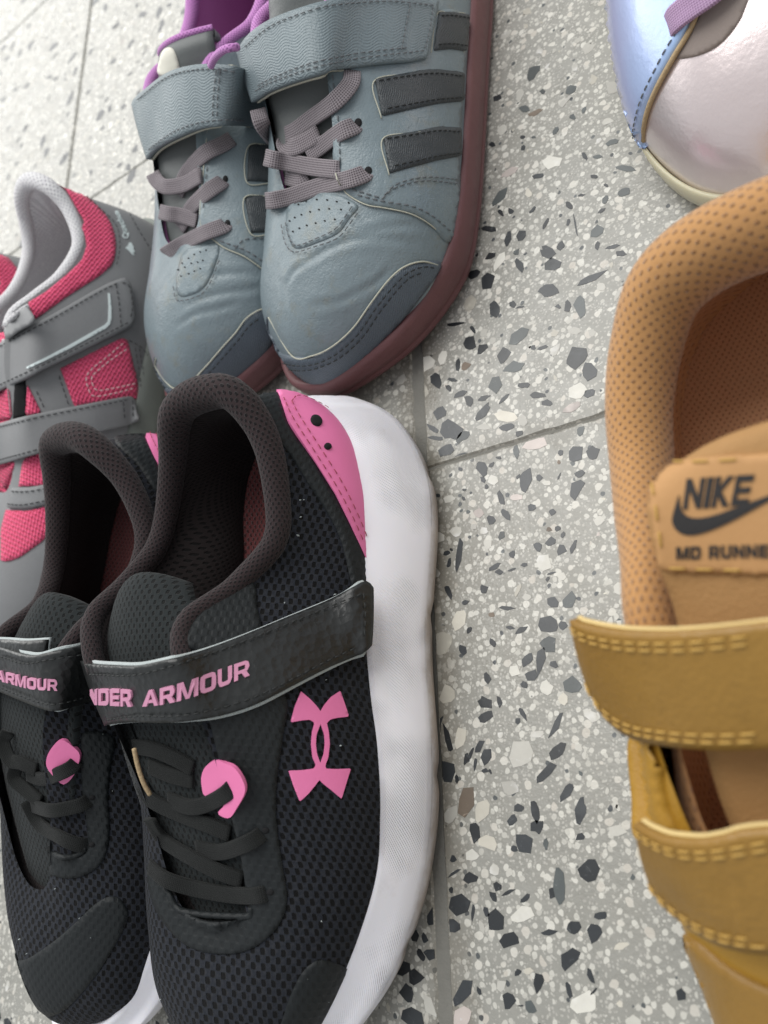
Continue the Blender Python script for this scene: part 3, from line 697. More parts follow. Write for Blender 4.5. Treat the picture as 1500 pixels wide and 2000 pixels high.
inview = [k for k in tiles if k[0] in (0, 1, 2, 3, 4) and k[1] in (0, 1, 2, 3, 4)]
for k in inview:
    seen = k in ((3, 1), (3, 2))
    base_taken = len(taken)
    scatter(k, 25 if seen else 260, D, .0009, .0022 if seen else .0065, .00009)
    if seen: scatter(k, 130, D, .001, .0062, .00011, xlo=.095)
    scatter(k, 620, Wh, .0006, .0030, .00008); scatter(k, 90, Cr, .0007, .003, .000075); scatter(k, 40, S, .0008, .003, .00007); scatter(k, 20, Ro, .0008, .003, .000065)
    if not seen: del taken[base_taken:]
# ------------------------------------------------------------------ shoe building
class Shoe(Thing):
    def __init__(s, name, label, heel, toe, side, group):
        """heel/toe: floor points under heel back and toe tip; side +1 when the shoe's outer side is its own +y"""
        h = np.array(heel); t = np.array(toe); d = t - h; s.L = float(np.hypot(*d)); rz = math.atan2(d[1], d[0])
        super().__init__(name, label, 'shoe', (h[0], h[1], 0.0), rz, group)
        s.side = side; s.uvf = shoe_uv(s.L)
    def p(s, u, v, z): return s.loc(at(u, v, z))
    def mir(s, P):
        P = np.array(P, float); P[..., 1] *= s.side; return P

def ring(P, n=240):
    """closed outline from control points (x, y), starting at the heel, outer side first"""
    return resample(cr(np.asarray(P, float), 1200, True), n, True)
def ring_frac(R, x, first=True):
    """index (float) where the outline passes x on its first (outer) or second (inner) half"""
    tip = int(np.argmax(R[:, 0])); n = len(R)
    idx = range(0, tip) if first else range(n - 1, tip, -1)
    for i in idx:
        if R[i, 0] >= x: return float(i)
    return float(tip)
def ring_at(R, f):
    n = len(R); i = int(math.floor(f)) % n; g = f - math.floor(f); return R[i] * (1 - g) + R[(i + 1) % n] * g

def build_sole(sh, name, Rs, Rf, levels, mat, n=240, parent=None):
    """loft from the ground outline Rs to the joint outline Rf; levels (w, grow, z(x))"""
    loops = []
    for w, grow, zf in levels:
        R = Rs * (1 - w) + Rf * w
        T = unit(np.roll(R, -1, 0) - np.roll(R, 1, 0)); O = np.stack([T[:, 1], -T[:, 0]], 1)
        if np.sum(O * (R - R.mean(0))) < 0: O = -O
        g = grow(R, len(R)) if callable(grow) else grow
        Q = R + O * (g[:, None] if np.ndim(g) else g)
        z = np.array([zf(x / sh.L) if callable(zf) else zf for x in R[:, 0]])
        loops.append(np.column_stack([Q, z]))
    m_ = len(loops); N = len(Rs); V = np.vstack(loops); fs = []
    ccw = np.sum(loops[0][:, 0] * np.roll(loops[0][:, 1], -1) - np.roll(loops[0][:, 0], -1) * loops[0][:, 1]) > 0
    for r in range(m_ - 1):
        for i in range(N):
            i2 = (i + 1) % N; q = (r * N + i, r * N + i2, (r + 1) * N + i2, (r + 1) * N + i); fs.append(q if ccw else q[::-1])
    top = tuple((m_ - 1) * N + i for i in range(N)); bot = tuple(range(N))
    fs += [top if ccw else top[::-1], bot[::-1] if ccw else bot]
    arc = np.r_[0, np.cumsum(np.linalg.norm(np.diff(Rs, axis=0), axis=1))]
    uv = np.vstack([np.column_stack([arc, l[:, 2] + (0 if k < 3 else .004 * k)]) for k, l in enumerate(loops)])
    o = sh.part(name, sh.wor(V), fs, mat, uv, parent=parent)
    for q in (-1, -2): o.data.polygons[q].use_smooth = False
    return o

def build_upper(sh, Rf, zf, mer, nt=260, nv=44):
    """annulus between the joint outline and the opening; mer rows: (x on outline, outer?, top xyz, h1, k2, d2)"""
    B0, B1, B2, B3 = [], [], [], []
    for row in mer:
        xo, outer, top, h1, k2, d2 = row[:6]; out1 = row[6] if len(row) > 6 else .002
        b = ring_at(Rf, ring_frac(Rf, xo, outer)) if xo is not None else Rf[int(np.argmax(Rf[:, 0]))]
        if xo == 0: b = Rf[0]
        z = zf(b[0] / sh.L); bot = np.array([b[0], b[1], z - .003]); top = np.array(top, float)
        d = bot[:2] - top[:2]; d = d / (np.linalg.norm(d) + 1e-9); d3 = np.array([d[0], d[1], 0])
        B0.append(bot); B3.append(top); B1.append(bot + np.array([0, 0, h1]) + d3 * out1); B2.append(top + d3 * k2 - np.array([0, 0, d2]))
    C = [cr(q, nt, True) for q in (B0, B1, B2, B3)]
    v = np.linspace(0, 1, nv)[None, :, None]
    P = C[0][:, None] * (1 - v)**3 + 3 * C[1][:, None] * v * (1 - v)**2 + 3 * C[2][:, None] * v * v * (1 - v) + C[3][:, None] * v**3
    W_ = sh.wor(P)
    s = Surf(W_, True); ctr = sh.wor(np.array([sh.L * .5, 0, .02]))
    if np.mean(np.sum(s.N * (W_ - ctr), -1)) < 0: s = Surf(W_, True, flip=True)
    s.rim = sh.wor(C[3]); return s
def creased(s, lines, amp=.00036, w=.0012):
    """worn creases: grooves with a soft swell beside them, along lines on the surface"""
    P = s.P.copy()
    for k, ln in enumerate(lines):
        c = cr(np.asarray(ln, float), len(ln) * 10); Q = np.array([h[0] for h in (s.hit(*q) for q in c) if h is not None])
        if len(Q) < 3: continue
        f = np.ones(len(Q)); m_ = max(2, len(Q) // 4); f[:m_] = np.linspace(.1, 1, m_); f[-m_:] = np.linspace(1, .1, m_)
        D = np.linalg.norm(s.P[:, :, None] - Q[None, None], axis=-1); j = D.argmin(-1); d = D.min(-1)
        P += s.N * ((-amp * np.exp(-(d / w)**2) + amp * .55 * np.exp(-((d - 2.2 * w) / (1.3 * w))**2)) * f[j])[..., None]
    r = Surf(P, s.per, s.flip); r.rim = s.rim; return r
def inner(s, d):
    """the same surface, a little further in, facing inwards"""
    return Surf(s.P - s.N * d, s.per, flip=not s.flip)

def flat_fill(sh, name, R, z, mat, parent=None, n=5, zf=None):
    """insole: a slightly dished plate inside the outline"""
    c = R.mean(0); V, fs = [], []; N = len(R)
    for k in range(n):
        w = 1 - k / n
        for q in R:
            p = np.array([c[0] + (q[0] - c[0]) * (1 - (1 - w) * .96), c[1] + (q[1] - c[1]) * w]); V.append((p[0], p[1], (zf(p[0] / sh.L) if zf else 0) + z + .004 * (w ** 6)))
    for k in range(n - 1):
        for i in range(N):
            i2 = (i + 1) % N; fs.append((k * N + i, k * N + i2, (k + 1) * N + i2, (k + 1) * N + i))
    fs.append(tuple((n - 1) * N + i for i in range(N)))
    V = np.array(V); return sh.part(name, sh.wor(V), fs, mat, V[:, :2], parent=parent)

def lerp_tab(tab):
    xs, ys = zip(*tab); return lambda x: float(np.interp(x, xs, ys))
# ------------------------------------------------------------------ black running shoes with pink details
UA_SOLE = [(0, -.002), (.004, .014), (.017, .0315), (.046, .0442), (.094, .0438), (.135, .0480), (.161, .0468), (.189, .0392), (.209, .027), (.228, .011), (.237, -.006),
           (.231, -.030), (.213, -.045), (.188, -.051), (.160, -.052), (.130, -.047), (.100, -.039), (.070, -.035), (.045, -.035), (.020, -.029), (.005, -.016)]
UA_JOIN = [(.011, -.001), (.014, .011), (.033, .0275), (.052, .031), (.069, .032), (.106, .035), (.136, .040), (.164, .040), (.185, .0325), (.206, .021), (.223, .005), (.229, -.008),
           (.224, -.028), (.209, -.041), (.187, -.047), (.160, -.0475), (.130, -.042), (.100, -.034), (.070, -.0295), (.045, -.029), (.026, -.023), (.014, -.012)]
UA_TOP = [  # x on joint outline, outer side?, opening point, h1, k2, d2
    (0, True, (.022, -.003, .0755), .020, -.004, .016), (.014, True, (.0245, .012, .074), .020, -.002, .016), (.028, True, (.037, .0195, .066), .018, .000, .014), (.046, True, (.054, .0215, .060), .015, .001, .012),
    (.066, True, (.071, .0205, .0575), .014, .002, .012), (.084, True, (.085, .012, .064), .016, .006, .012), (.100, True, (.098, .007, .078), .020, .010, .012), (.114, True, (.112, .011, .080), .022, .010, .012),
    (.130, True, (.128, .0135, .073), .020, .010, .010), (.148, True, (.144, .0145, .064), .018, .010, .007), (.168, True, (.161, .0135, .0545), .016, .013, .004), (.192, True, (.1755, .0105, .0475), .015, .018, .002), (.214, True, (.1815, .002, .0465), .014, .024, .001),
    (None, True, (.1825, -.006, .047), .014, .026, .001), (.214, False, (.180, -.013, .048), .015, .022, .001), (.192, False, (.172, -.018, .051), .017, .016, .002), (.168, False, (.158, -.0205, .057), .019, .012, .004), (.148, False, (.144, -.0225, .064), .02, .010, .006),
    (.130, False, (.127, -.027, .073), .022, .008, .010), (.112, False, (.109, -.035, .079), .022, .004, .014), (.098, False, (.094, -.041, .077), .02, .000, .014), (.082, False, (.080, -.041, .067), .018, -.004, .012),
    (.064, False, (.066, -.0385, .059), .015, -.004, .012), (.046, False, (.052, -.0355, .0585), .015, -.003, .012), (.030, False, (.036, -.0268, .065), .018, -.003, .014), (.016, False, (.0255, -.0155, .074), .02, -.003, .016)]
ua_z = lerp_tab([(0, .036), (.12, .036), (.3, .031), (.45, .0285), (.6, .0265), (.75, .025), (.88, .0235), (1, .0245)])
ua_b = lerp_tab([(0, .006), (.06, .002), (.14, 0), (.72, 0), (.85, .003), (1, .011)])

def ua_shoe(label, heel, toe, side):
    sh = Shoe('sneaker', label, heel, toe, side, 'pair of black and pink sneakers')
    Rs = ring(np.array(UA_SOLE) * [1, 1]); Rf = ring(UA_JOIN)
    # line the two outlines up by angle of travel
    Rs[:, 1] *= side; Rf[:, 1] *= side
    def notch(R, n):
        t = np.arange(n) / n; return -.0009 * np.maximum(0, np.sin(t * TAU * 11 + .6)) ** 14
    lv = [(0, -.012, lambda x: ua_b(x)), (0, -.006, lambda x: ua_b(x) + .0002), (0, lambda R, n: notch(R, n) - .0022, lambda x: ua_b(x) + .0025), (0, lambda R, n: notch(R, n) - .0006, lambda x: ua_b(x) + .0065),
          (0, -.0001, lambda x: ua_b(x) * .9 + .0098), (.03, .0003, lambda x: ua_b(x) * .9 + .0104), (.10, .0004, lambda x: ua_b(x) * .7 + .0125), (.36, .0006, lambda x: .5 * ua_z(x) + .0052), (.68, .0007, lambda x: ua_z(x) - .005), (.92, .0008, lambda x: ua_z(x) - .0012), (.99, .0003, lambda x: ua_z(x) - .0001), (1, -.0006, lambda x: ua_z(x)), (1, -.003, lambda x: ua_z(x) - .004), (1, -.004, lambda x: ua_z(x) - .014)]
    build_sole(sh, 'sole', Rs, Rf, lv, M['ua_sole'])
    mer = [(r[0], r[1], np.array(r[2]) * [1, side, 1], *r[3:]) for r in UA_TOP]
    up_ = build_upper(sh, Rf, ua_z, mer)
    sh.up = up_
    upo = surf_part(sh, 'upper', up_, M['ua_mesh'], sh.uvf)
    ins = inner(up_, .0042); surf_part(sh, 'lining', ins, M['ua_lining'], sh.uvf); sh.ins = ins
    c = Rf.mean(0); Ri = c + (Rf - c) * [.98, .955]
    flat_fill(sh, 'insole', Ri, -.0065, M['insole_pink'], zf=ua_z)
    # padded collar rolled over the opening, from one throat corner round the heel to the other
    rim = up_.rim; nt = len(rim); k = nt / len(UA_TOP)
    idx = [int(i) % nt for i in np.linspace(-7.2 * k, 7.2 * k, 60)]
    path = rim[idx] - up_.N[idx, -1] * .0018
    rad = [.0029, .0030, .0032, .0035, .0038, .0043, .0052, .0058, .0052, .0043, .0038, .0035, .0032, .0030, .0029]
    tube(sh, 'collar', path, rad, M['ua_knit'], seg=16, n=110, squash=(1.0, 1.15))
    # tongue under the throat, its padded end standing in the mouth
    T = []
    for x, yc, hw, z, ar in ((.184, -.007, .014, .042, .001), (.165, -.007, .020, .0505, .001), (.145, -.008, .023, .0605, .001), (.125, -.010, .025, .070, .002), (.108, -.013, .025, .0765, .003), (.095, -.016, .0225, .0795, .005), (.086, -.018, .019, .080, .006), (.0815, -.018, .015, .078, .006), (.081, -.018, .012, .073, .005)):
        w = np.linspace(-1, 1, 15); T.append(np.stack([np.full(15, x) + .003 * w**2 * (x < .1), (yc + hw * w) * side, z - ar * w**2 * 1.5], 1))
    T = np.array(T); T = np.stack([cr(T[:, j], 60) for j in range(15)], 1)
    tg = Surf(sh.wor(T)); 
    if tg.N[..., 2].mean() < 0: tg = Surf(tg.P, flip=True)
    sh.tg = tg; surf_part(sh, 'tongue', tg, M['ua_tongue'], lambda P: P[..., :2], thick=.004)
    return sh

uaR = ua_shoe('black mesh sneaker beside the grout line, pink interlocking emblem on its outer side', (-.031, .034), (-.052, -.202), 1)
uaL = ua_shoe('black mesh sneaker with no side emblem, set against the inner side of its mate', (-.100, .040), (-.160, -.190), -1)
def ell(u, v, a, b, ang=0, n=14):
    t = np.linspace(0, TAU, n, endpoint=False); c, s_ = math.cos(math.radians(ang)), math.sin(math.radians(ang))
    return [(u + a * math.cos(q) * c - b * math.sin(q) * s_, v + a * math.cos(q) * s_ + b * math.sin(q) * c) for q in t]
def strap(sh, name, top, bot, surfs, mat, thick=.0016, back=None, lift=.0035, bulge=.0004, nu=70, nv=16, ext=.0007, label=None, mirror=None):
    """a fastening strap: outer face, felt backing that shows along the cut edge"""
    A, _ = lay(surfs, top, lift); B, _ = lay(surfs, bot, lift)
    if mirror is not None:                     # the far half repeats the near half on the other side of the shoe
        def both(Q):
            q = sh.loc(Q); q = q[q[:, 1] < mirror - .002]; r = q[::-1].copy(); r[:, 1] = 2 * mirror - r[:, 1]; return sh.wor(np.vstack([q, r]))
        A, B = both(A), both(B)
    s = sheet(A, B, nu, nv, bulge)
    o = surf_part(sh, name, s, mat, sheet_uv(s), thick=thick, label=label)
    if back:
        d = unit(A.mean(0) - B.mean(0)); q = sheet(A + d * ext, B - d * ext, nu, nv, bulge)
        q = Surf(q.P - q.N * (thick + .0001), flip=q.flip); surf_part(sh, name + '_backing', q, back, sheet_uv(q), thick=.0009, parent=o)
    return s, o
BLOCK = {  # wide block capitals: pieces (quads/triangles) in a 1 x 1 box, and the width of the letter
 'U': (1.0, [[(0,.3),(.27,.3),(.27,1),(0,1)], [(.73,.3),(1,.3),(1,1),(.73,1)], [(0,.3),(.12,.06),(.3,.25),(.27,.3)], [(.12,.06),(.25,0),(.4,.23),(.3,.25)], [(.25,0),(.75,0),(.6,.23),(.4,.23)], [(.75,0),(.88,.06),(.7,.25),(.6,.23)], [(.88,.06),(1,.3),(.73,.3),(.7,.25)]]),
 'N': (1.0, [[(0,0),(.25,0),(.25,1),(0,1)], [(.75,0),(1,0),(1,1),(.75,1)], [(.25,.62),(.75,0),(.75,.38),(.25,1)]]),
 'D': (1.0, [[(0,0),(.26,0),(.26,1),(0,1)], [(.26,0),(.75,0),(.68,.23),(.26,.23)], [(.75,0),(.92,.08),(.73,.28),(.68,.23)], [(.92,.08),(1,.28),(.73,.28)], [(.73,.28),(1,.28),(1,.72),(.73,.72)], [(.73,.72),(1,.72),(.92,.92)], [(.68,.77),(.73,.72),(.92,.92),(.75,1)], [(.26,.77),(.68,.77),(.75,1),(.26,1)]]),
 'E': (.9, [[(0,0),(.28,0),(.28,1),(0,1)], [(.28,0),(1,0),(1,.22),(.28,.22)], [(.28,.4),(.95,.4),(.95,.6),(.28,.6)], [(.28,.78),(1,.78),(1,1),(.28,1)]]),
 'R': (1.0, [[(0,0),(.26,0),(.26,1),(0,1)], [(.26,.78),(.7,.78),(.76,1),(.26,1)], [(.7,.78),(.73,.72),(.92,.92),(.76,1)], [(.73,.72),(1,.72),(.92,.92)], [(.73,.58),(1,.58),(1,.72),(.73,.72)], [(.73,.58),(.7,.52),(.88,.38),(1,.58)], [(.26,.33),(.5,.33),(.88,.38),(.7,.52),(.26,.52)], [(.5,.33),(.72,0),(1.03,0),(.82,.36)]]),
 'A': (1.1, [[(0,0),(.26,0),(.5,.78),(.38,1)], [(.74,0),(1,0),(.62,1),(.5,.78)], [(.38,1),(.5,.78),(.62,1)], [(.33,.2),(.67,.2),(.61,.38),(.385,.38)]]),
 'M': (1.25, [[(0,0),(.2,0),(.2,1),(0,1)], [(.8,0),(1,0),(1,1),(.8,1)], [(.2,.66),(.41,0),(.5,.2),(.28,1),(.2,1)], [(.5,.2),(.59,0),(.8,.66),(.8,1),(.72,1)], [(.41,0),(.59,0),(.5,.2)]]),
 'O': (1.1, [[(0,.28),(.27,.28),(.27,.72),(0,.72)], [(.73,.28),(1,.28),(1,.72),(.73,.72)], [(.25,0),(.75,0),(.68,.23),(.32,.23)], [(.25,1),(.32,.77),(.68,.77),(.75,1)], [(.25,0),(.32,.23),(.27,.28),(.08,.08)], [(.08,.08),(.27,.28),(0,.28)], [(.75,0),(.92,.08),(.73,.28),(.68,.23)], [(.92,.08),(1,.28),(.73,.28)], [(.25,1),(.08,.92),(.27,.72),(.32,.77)], [(.08,.92),(0,.72),(.27,.72)], [(.75,1),(.68,.77),(.73,.72),(.92,.92)], [(.92,.92),(.73,.72),(1,.72)]]),
 'I': (.34, [[(0,0),(1,0),(1,1),(0,1)]]),
 'K': (1.0, [[(0,0),(.28,0),(.28,1),(0,1)], [(.28,.38),(.44,.52),(.28,.66)], [(.28,.66),(.44,.52),(1,1),(.66,1)], [(.28,.38),(.67,0),(1.02,0),(.44,.52)]]),
 ' ': (.45, [])}
def block_text(text, gap=.14, shear=0.0):
    """block capitals as flat faces in 0..1 x 0..1"""
    V, Fs, x = [], [], 0.0
    for ch in text:
        w, pcs = BLOCK[ch]
        for pc in pcs:
            b = len(V); V += [(x + px * w + shear * py, py) for px, py in pc]; Fs += [(b, b + i, b + i + 1) for i in range(1, len(pc) - 1)]
        x += w + gap
    V = np.array(V); lo, hi = V.min(0), V.max(0); V = (V - lo) / (hi - lo)
    key, idx, out = {}, [], []
    for p in V:                                # weld shared corners
        k_ = (round(p[0], 4), round(p[1], 4))
        if k_ not in key: key[k_] = len(out); out.append(p)
        idx.append(key[k_])
    return np.array(out), [tuple(idx[i] for i in f) for f in Fs]
def edge_line(sh, pts, r=.00025, lift=.0008, name='cut_edge', parent=None, surfs=None, mat=None):
    P, N = lay(surfs or [sh.up], pts, lift, drop=True); tube(sh, name, P, r, mat or M['g_edge'], seg=6, n=len(pts) * 8, parent=parent)
def frac_line(xs, ln):
    ln = np.asarray(ln, float); return [(x, float(np.interp(x, ln[:, 0], ln[:, 1]))) for x in xs]

# ---- the shoe with the emblem
sh = uaR; up_ = sh.up; S2 = [up_, sh.tg]
patch(sh, 'lace_panel', up_, [(556, 1360), (552, 1440), (541, 1520), (540, 1600), (552, 1690), (561, 1750), (550, 1798), (515, 1838), (470, 1860), (420, 1862), (370, 1848), (332, 1815), (306, 1775), (293, 1735), (290, 1690), (300, 1688), (329, 1746), (360, 1780), (399, 1798), (450, 1799), (487, 1783), (480, 1720), (469, 1658), (450, 1580), (434, 1505), (415, 1430), (405, 1370), (480, 1345)],
      M['ua_film'], lift=.0002, thick=.0006, uvf=sh.uvf, step=9)
patch(sh, 'collar_film', up_, [(362, 1262), (384, 1205), (430, 1168), (492, 1136), (502, 1190), (506, 1235), (440, 1270)], M['ua_film'], lift=.0002, thick=.0006, uvf=sh.uvf, step=9)
patch(sh, 'heel_counter', up_, [(486, 790), (505, 832), (555, 874), (601, 944), (644, 1011), (668, 1064), (690, 1150), (716, 1180), (714, 1088), (690, 1040), (655, 968), (615, 906), (562, 829), (546, 770), (520, 764)], M['ua_film'], lift=.0002, thick=.0008, uvf=sh.uvf, step=8)
hp = patch(sh, 'heel_panel', up_, [(540, 768), (562, 829), (615, 906), (654, 968), (682, 1026), (711, 1095), (716, 1070), (716, 1004), (713, 932), (699, 874), (680, 836), (644, 803), (603, 779), (560, 764)], M['ua_pink'], lift=.0008, thick=.0006, uvf=sh.uvf, step=8, closed_cr=False, edge=.85)
for q in ((614, 828, 12, 9, 40), (636, 876, 7, 6, 30)): patch(sh, 'vent_hole', up_, ell(*q), M['hole'], lift=.0017, thick=.0004, step=4, parent=hp)
M['maroon_thread'] = mat_plain('maroon_thread', (.35, .06, .10), rough=.8)
stitches(sh, [up_], [[(550, 785), (567, 822), (612, 888), (652, 952), (682, 1012), (706, 1072)], [(566, 792), (580, 818), (622, 880), (662, 945), (690, 1005), (708, 1052)], [(566, 792), (578, 782), (603, 788), (640, 808), (676, 842), (694, 880)]], M['maroon_thread'], lift=.0019, rad=.0002, length=.002, gap=.0012, parent=hp)
patch(sh, 'toe_cap', up_, [(545, 2005), (565, 1950), (590, 1900), (620, 1876), (652, 1880), (682, 1898), (676, 1940), (652, 2000), (600, 2075), (520, 2120), (470, 2120), (500, 2070)], M['ua_film'], lift=.0001, thick=.0004, uvf=sh.uvf, step=10)
patch(sh, 'emblem', up_, [(587, 1351), (605, 1366), (618, 1380), (625, 1390), (632, 1378), (645, 1362), (663, 1350), (672, 1375), (680, 1400), (660, 1402), (645, 1405), (637, 1412), (641, 1430), (643, 1453), (640, 1480), (634, 1495), (636, 1501), (655, 1502), (684, 1501), (675, 1530), (666, 1560), (645, 1542), (632, 1532), (623, 1523), (614, 1535), (600, 1552), (585, 1565), (573, 1535), (563, 1505), (590, 1504), (612, 1501), (617, 1495), (610, 1480), (607, 1453), (609, 1430), (614, 1412), (605, 1406), (590, 1407), (567, 1411), (575, 1380)],
      M['ua_pink'], lift=.0002, thick=.0003, step=5, closed_cr=False, edge=.9, holes=[[(625, 1414), (633, 1435), (634, 1453), (632, 1472), (625, 1491), (618, 1472), (616, 1453), (617, 1435)]], uvf=sh.uvf, label='pink interlocking curved emblem')
patch(sh, 'lace_loop', S2, [(425, 1482), (404, 1495), (396, 1515), (397, 1535), (403, 1552), (430, 1556), (440, 1570), (428, 1586), (450, 1595), (466, 1574), (481, 1544), (476, 1520), (460, 1497), (442, 1489)], M['ua_pink'], lift=.0004, thick=.0006, step=6, edge=.9, flat=True, label='pink webbing lace loop')
top = [(156, 1291, 'z', .0785), (172, 1298, 'z', .0825), (215, 1301, 'z', .0865), (262, 1302, 'z', .088), (310, 1292, 'z', .0875), (345, 1284, 'z', .086), (400, 1268), (470, 1242), (560, 1205), (640, 1172), (690, 1146, 'z', .041), (716, 1134, 'z', .037), (730, 1148, 'z', .0345)]
bot = [(204, 1418, 'z', .073), (222, 1414, 'z', .0765), (265, 1411, 'z', .0805), (320, 1412, 'z', .0805), (375, 1408, 'z', .0790), (440, 1396), (500, 1375), (560, 1345), (640, 1305), (690, 1284, 'z', .039), (714, 1273, 'z', .037), (727, 1260, 'z', .0345)]
st, sto = strap(sh, 'strap', top, bot, [up_], M['ua_strap'], back=M['white_fuzz'])
xs = [161, 179, 204, 231, 257, 296, 331, 372, 411, 448, 487]
lettering(sh, 'lettering', 'UNDER ARMOUR', [st], frac_line(xs, [(160, 1346), (225, 1344), (285, 1349), (330, 1340), (381, 1325), (431, 1307), (487, 1289)]), frac_line(xs, [(160, 1374), (225, 1377), (278, 1380), (330, 1373), (381, 1360), (431, 1343), (487, 1320)]), M['ua_print'], raw=block_text('UNDER ARMOUR'), parent=sto)
stitches(sh, [st], [[(180, 1316), (262, 1318), (340, 1300), (470, 1257), (640, 1188), (708, 1160)], [(214, 1404), (265, 1397), (375, 1394), (500, 1361), (640, 1291), (710, 1258)], [(708, 1160), (712, 1200), (710, 1258)]], M['black_thread'], parent=sto)
LC = dict(mat=M['ua_lace'], width=.0048, thick=.0015)
for pts in ([(262, 1458, .001), (300, 1464), (340, 1480), (378, 1500, .001)], [(292, 1496, .001), (334, 1514), (378, 1524, .001)],
            [(277, 1533, .003), (295, 1562, .004), (349, 1589), (406, 1610), (450, 1628, .001)], [(463, 1521, -.002), (447, 1545, .002), (410, 1568, .0035), (372, 1576, .003), (330, 1561, .001)],
            [(518, 1620, -.002), (505, 1634, .0015), (478, 1649), (430, 1664), (385, 1656, .001)], [(292, 1600, .003), (319, 1640, .004), (376, 1676, .004), (430, 1703, .003), (474, 1718, .001)],
            [(293, 1692, .002), (325, 1718, .003), (385, 1736, .0035), (454, 1748, .003), (508, 1748, .0015), (528, 1740, -.002)]):
    lace(sh, S2, pts, **LC)
for q in ((520, 1620, 7, 6), (530, 1740, 7, 6), (466, 1521, 5, 4)): patch(sh, 'eyelet', up_, ell(*q), M['hole'], lift=.0009, thick=.0002, step=4)
P, _ = lay(S2, [(262, 1462, 'z', .0745), (269, 1495, 'z', .072), (280, 1528, 'z', .069), (293, 1552, 'z', .066)]); tube(sh, 'eyestay_edge', P, .0007, M['tan_edge'], seg=6)

edge_line(sh, [(318, 1728), (331, 1748), (360, 1781), (399, 1799), (450, 1800), (480, 1790), (492, 1772)], r=.0011, lift=.0006, name='throat_piping', mat=M['ua_film'])
# ---- its mate, seen from the inner side
sh = uaL; up_ = sh.up; S2 = [up_, sh.tg]
patch(sh, 'lace_panel', up_, [(222, 1440), (215, 1500), (211, 1559), (214, 1615), (207, 1668), (184, 1699), (142, 1715), (98, 1706), (66, 1678), (46, 1634), (38, 1590), (52, 1600), (76, 1640), (110, 1668), (150, 1670), (172, 1650), (168, 1590), (160, 1530), (158, 1470), (165, 1430)], M['ua_film'], lift=.0002, thick=.0006, uvf=sh.uvf, step=9)
patch(sh, 'toe_cap', up_, [(-40, 1850), (0, 1860), (21, 1873), (52, 1873), (105, 1839), (150, 1800), (182, 1769), (210, 1752), (235, 1756), (250, 1790), (222, 1850), (182, 1912), (124, 1974), (70, 1985), (20, 1968), (-20, 1930), (-50, 1880)], M['ua_film'], lift=.0001, thick=.0004, uvf=sh.uvf, step=10)
patch(sh, 'heel_counter', up_, [(228, 822), (224, 862), (268, 908), (308, 965), (330, 960), (321, 933), (290, 870), (278, 824), (255, 818)], M['ua_film'], lift=.0002, thick=.0008, uvf=sh.uvf, step=7)
hp = patch(sh, 'heel_panel', up_, [(283, 822), (300, 822), (340, 832), (346, 955), (322, 936), (300, 898), (284, 858)], M['ua_pink'], lift=.0008, thick=.0006, uvf=sh.uvf, step=7, closed_cr=False, edge=.85)
stitches(sh, [up_], [[(292, 832), (293, 858), (308, 892), (330, 930)], [(302, 832), (303, 856), (316, 886), (336, 915)]], M['maroon_thread'], lift=.0019, rad=.0002, length=.002, gap=.0012, parent=hp)
patch(sh, 'lace_loop', S2, [(121, 1443), (98, 1466), (93, 1494), (113, 1520), (128, 1529), (147, 1510), (158, 1475), (147, 1458)], M['ua_pink'], lift=.0004, thick=.0006, step=6, edge=.9, flat=True, label='pink webbing lace loop')
top = [(-90, 1266, 'z', .074), (-40, 1258, 'z', .080), (0, 1266, 'z', .0845), (54, 1281, 'z', .0865), (99, 1273, 'z', .0855), (162, 1262, .004), (230, 1235, .004), (300, 1200, .004), (345, 1170, .004)]
bot = [(-60, 1330, 'z', .071), (-30, 1342, 'z', .075), (0, 1352, 'z', .078), (80, 1384, 'z', .0795), (115, 1388, 'z', .079), (165, 1374, .004), (230, 1352, .004), (300, 1320, .004), (350, 1290, .004)]
st, sto = strap(sh, 'strap', top, bot, [up_], M['ua_strap'], back=M['white_fuzz'])
xs = list(np.interp(np.linspace(0, 1, 11), [0, .45, 1], [-110, -8, 112]))
lettering(sh, 'lettering', 'UNDER ARMOUR', [st], frac_line(xs, [(-110, 1290), (0, 1309), (30, 1316), (66, 1324), (112, 1327)]), frac_line(xs, [(-110, 1310), (0, 1329), (18, 1333), (60, 1345), (112, 1349)]), M['ua_print'], raw=block_text('UNDER ARMOUR'), parent=sto)
stitches(sh, [st], [[(0, 1280), (54, 1295), (100, 1288), (165, 1276)], [(0, 1340), (80, 1370), (115, 1374), (165, 1360)]], M['black_thread'], parent=sto)
strap(sh, 'strap_loop', [(-60, 1246, 'z', .078), (0, 1248, 'z', .0835), (45, 1251, 'z', .085), (88, 1249, 'z', .084)], [(-60, 1285, 'z', .077), (0, 1290, 'z', .0815), (45, 1296, 'z', .083), (88, 1290, 'z', .082)], [up_], M['ua_strap'], back=M['white_fuzz'], nu=24, nv=6)
for pts in ([(16, 1430, 'z', .069), (6, 1450, 'z', .069), (20, 1484, 'z', .067), (42, 1490, 'z', .066), (72, 1503, .002)], [(155, 1480, -.002), (140, 1498, .002), (115, 1511, .003), (84, 1522, .003), (54, 1512, .002)], [(31, 1498, 'z', .064), (27, 1520, 'z', .063), (49, 1541, 'z', .061), (80, 1566, .003)],
            [(180, 1556, -.002), (165, 1569, .002), (140, 1577, .003), (98, 1583, .003), (64, 1574, .002)], [(52, 1564, 'z', .058), (77, 1608, .003), (119, 1636, .003), (155, 1650, .002), (180, 1648, -.002)]):
    lace(sh, S2, pts, **LC)
for q in ((181, 1556, 6, 5), (181, 1648, 6, 5)): patch(sh, 'eyelet', up_, ell(*q), M['hole'], lift=.0009, thick=.0002, step=4)
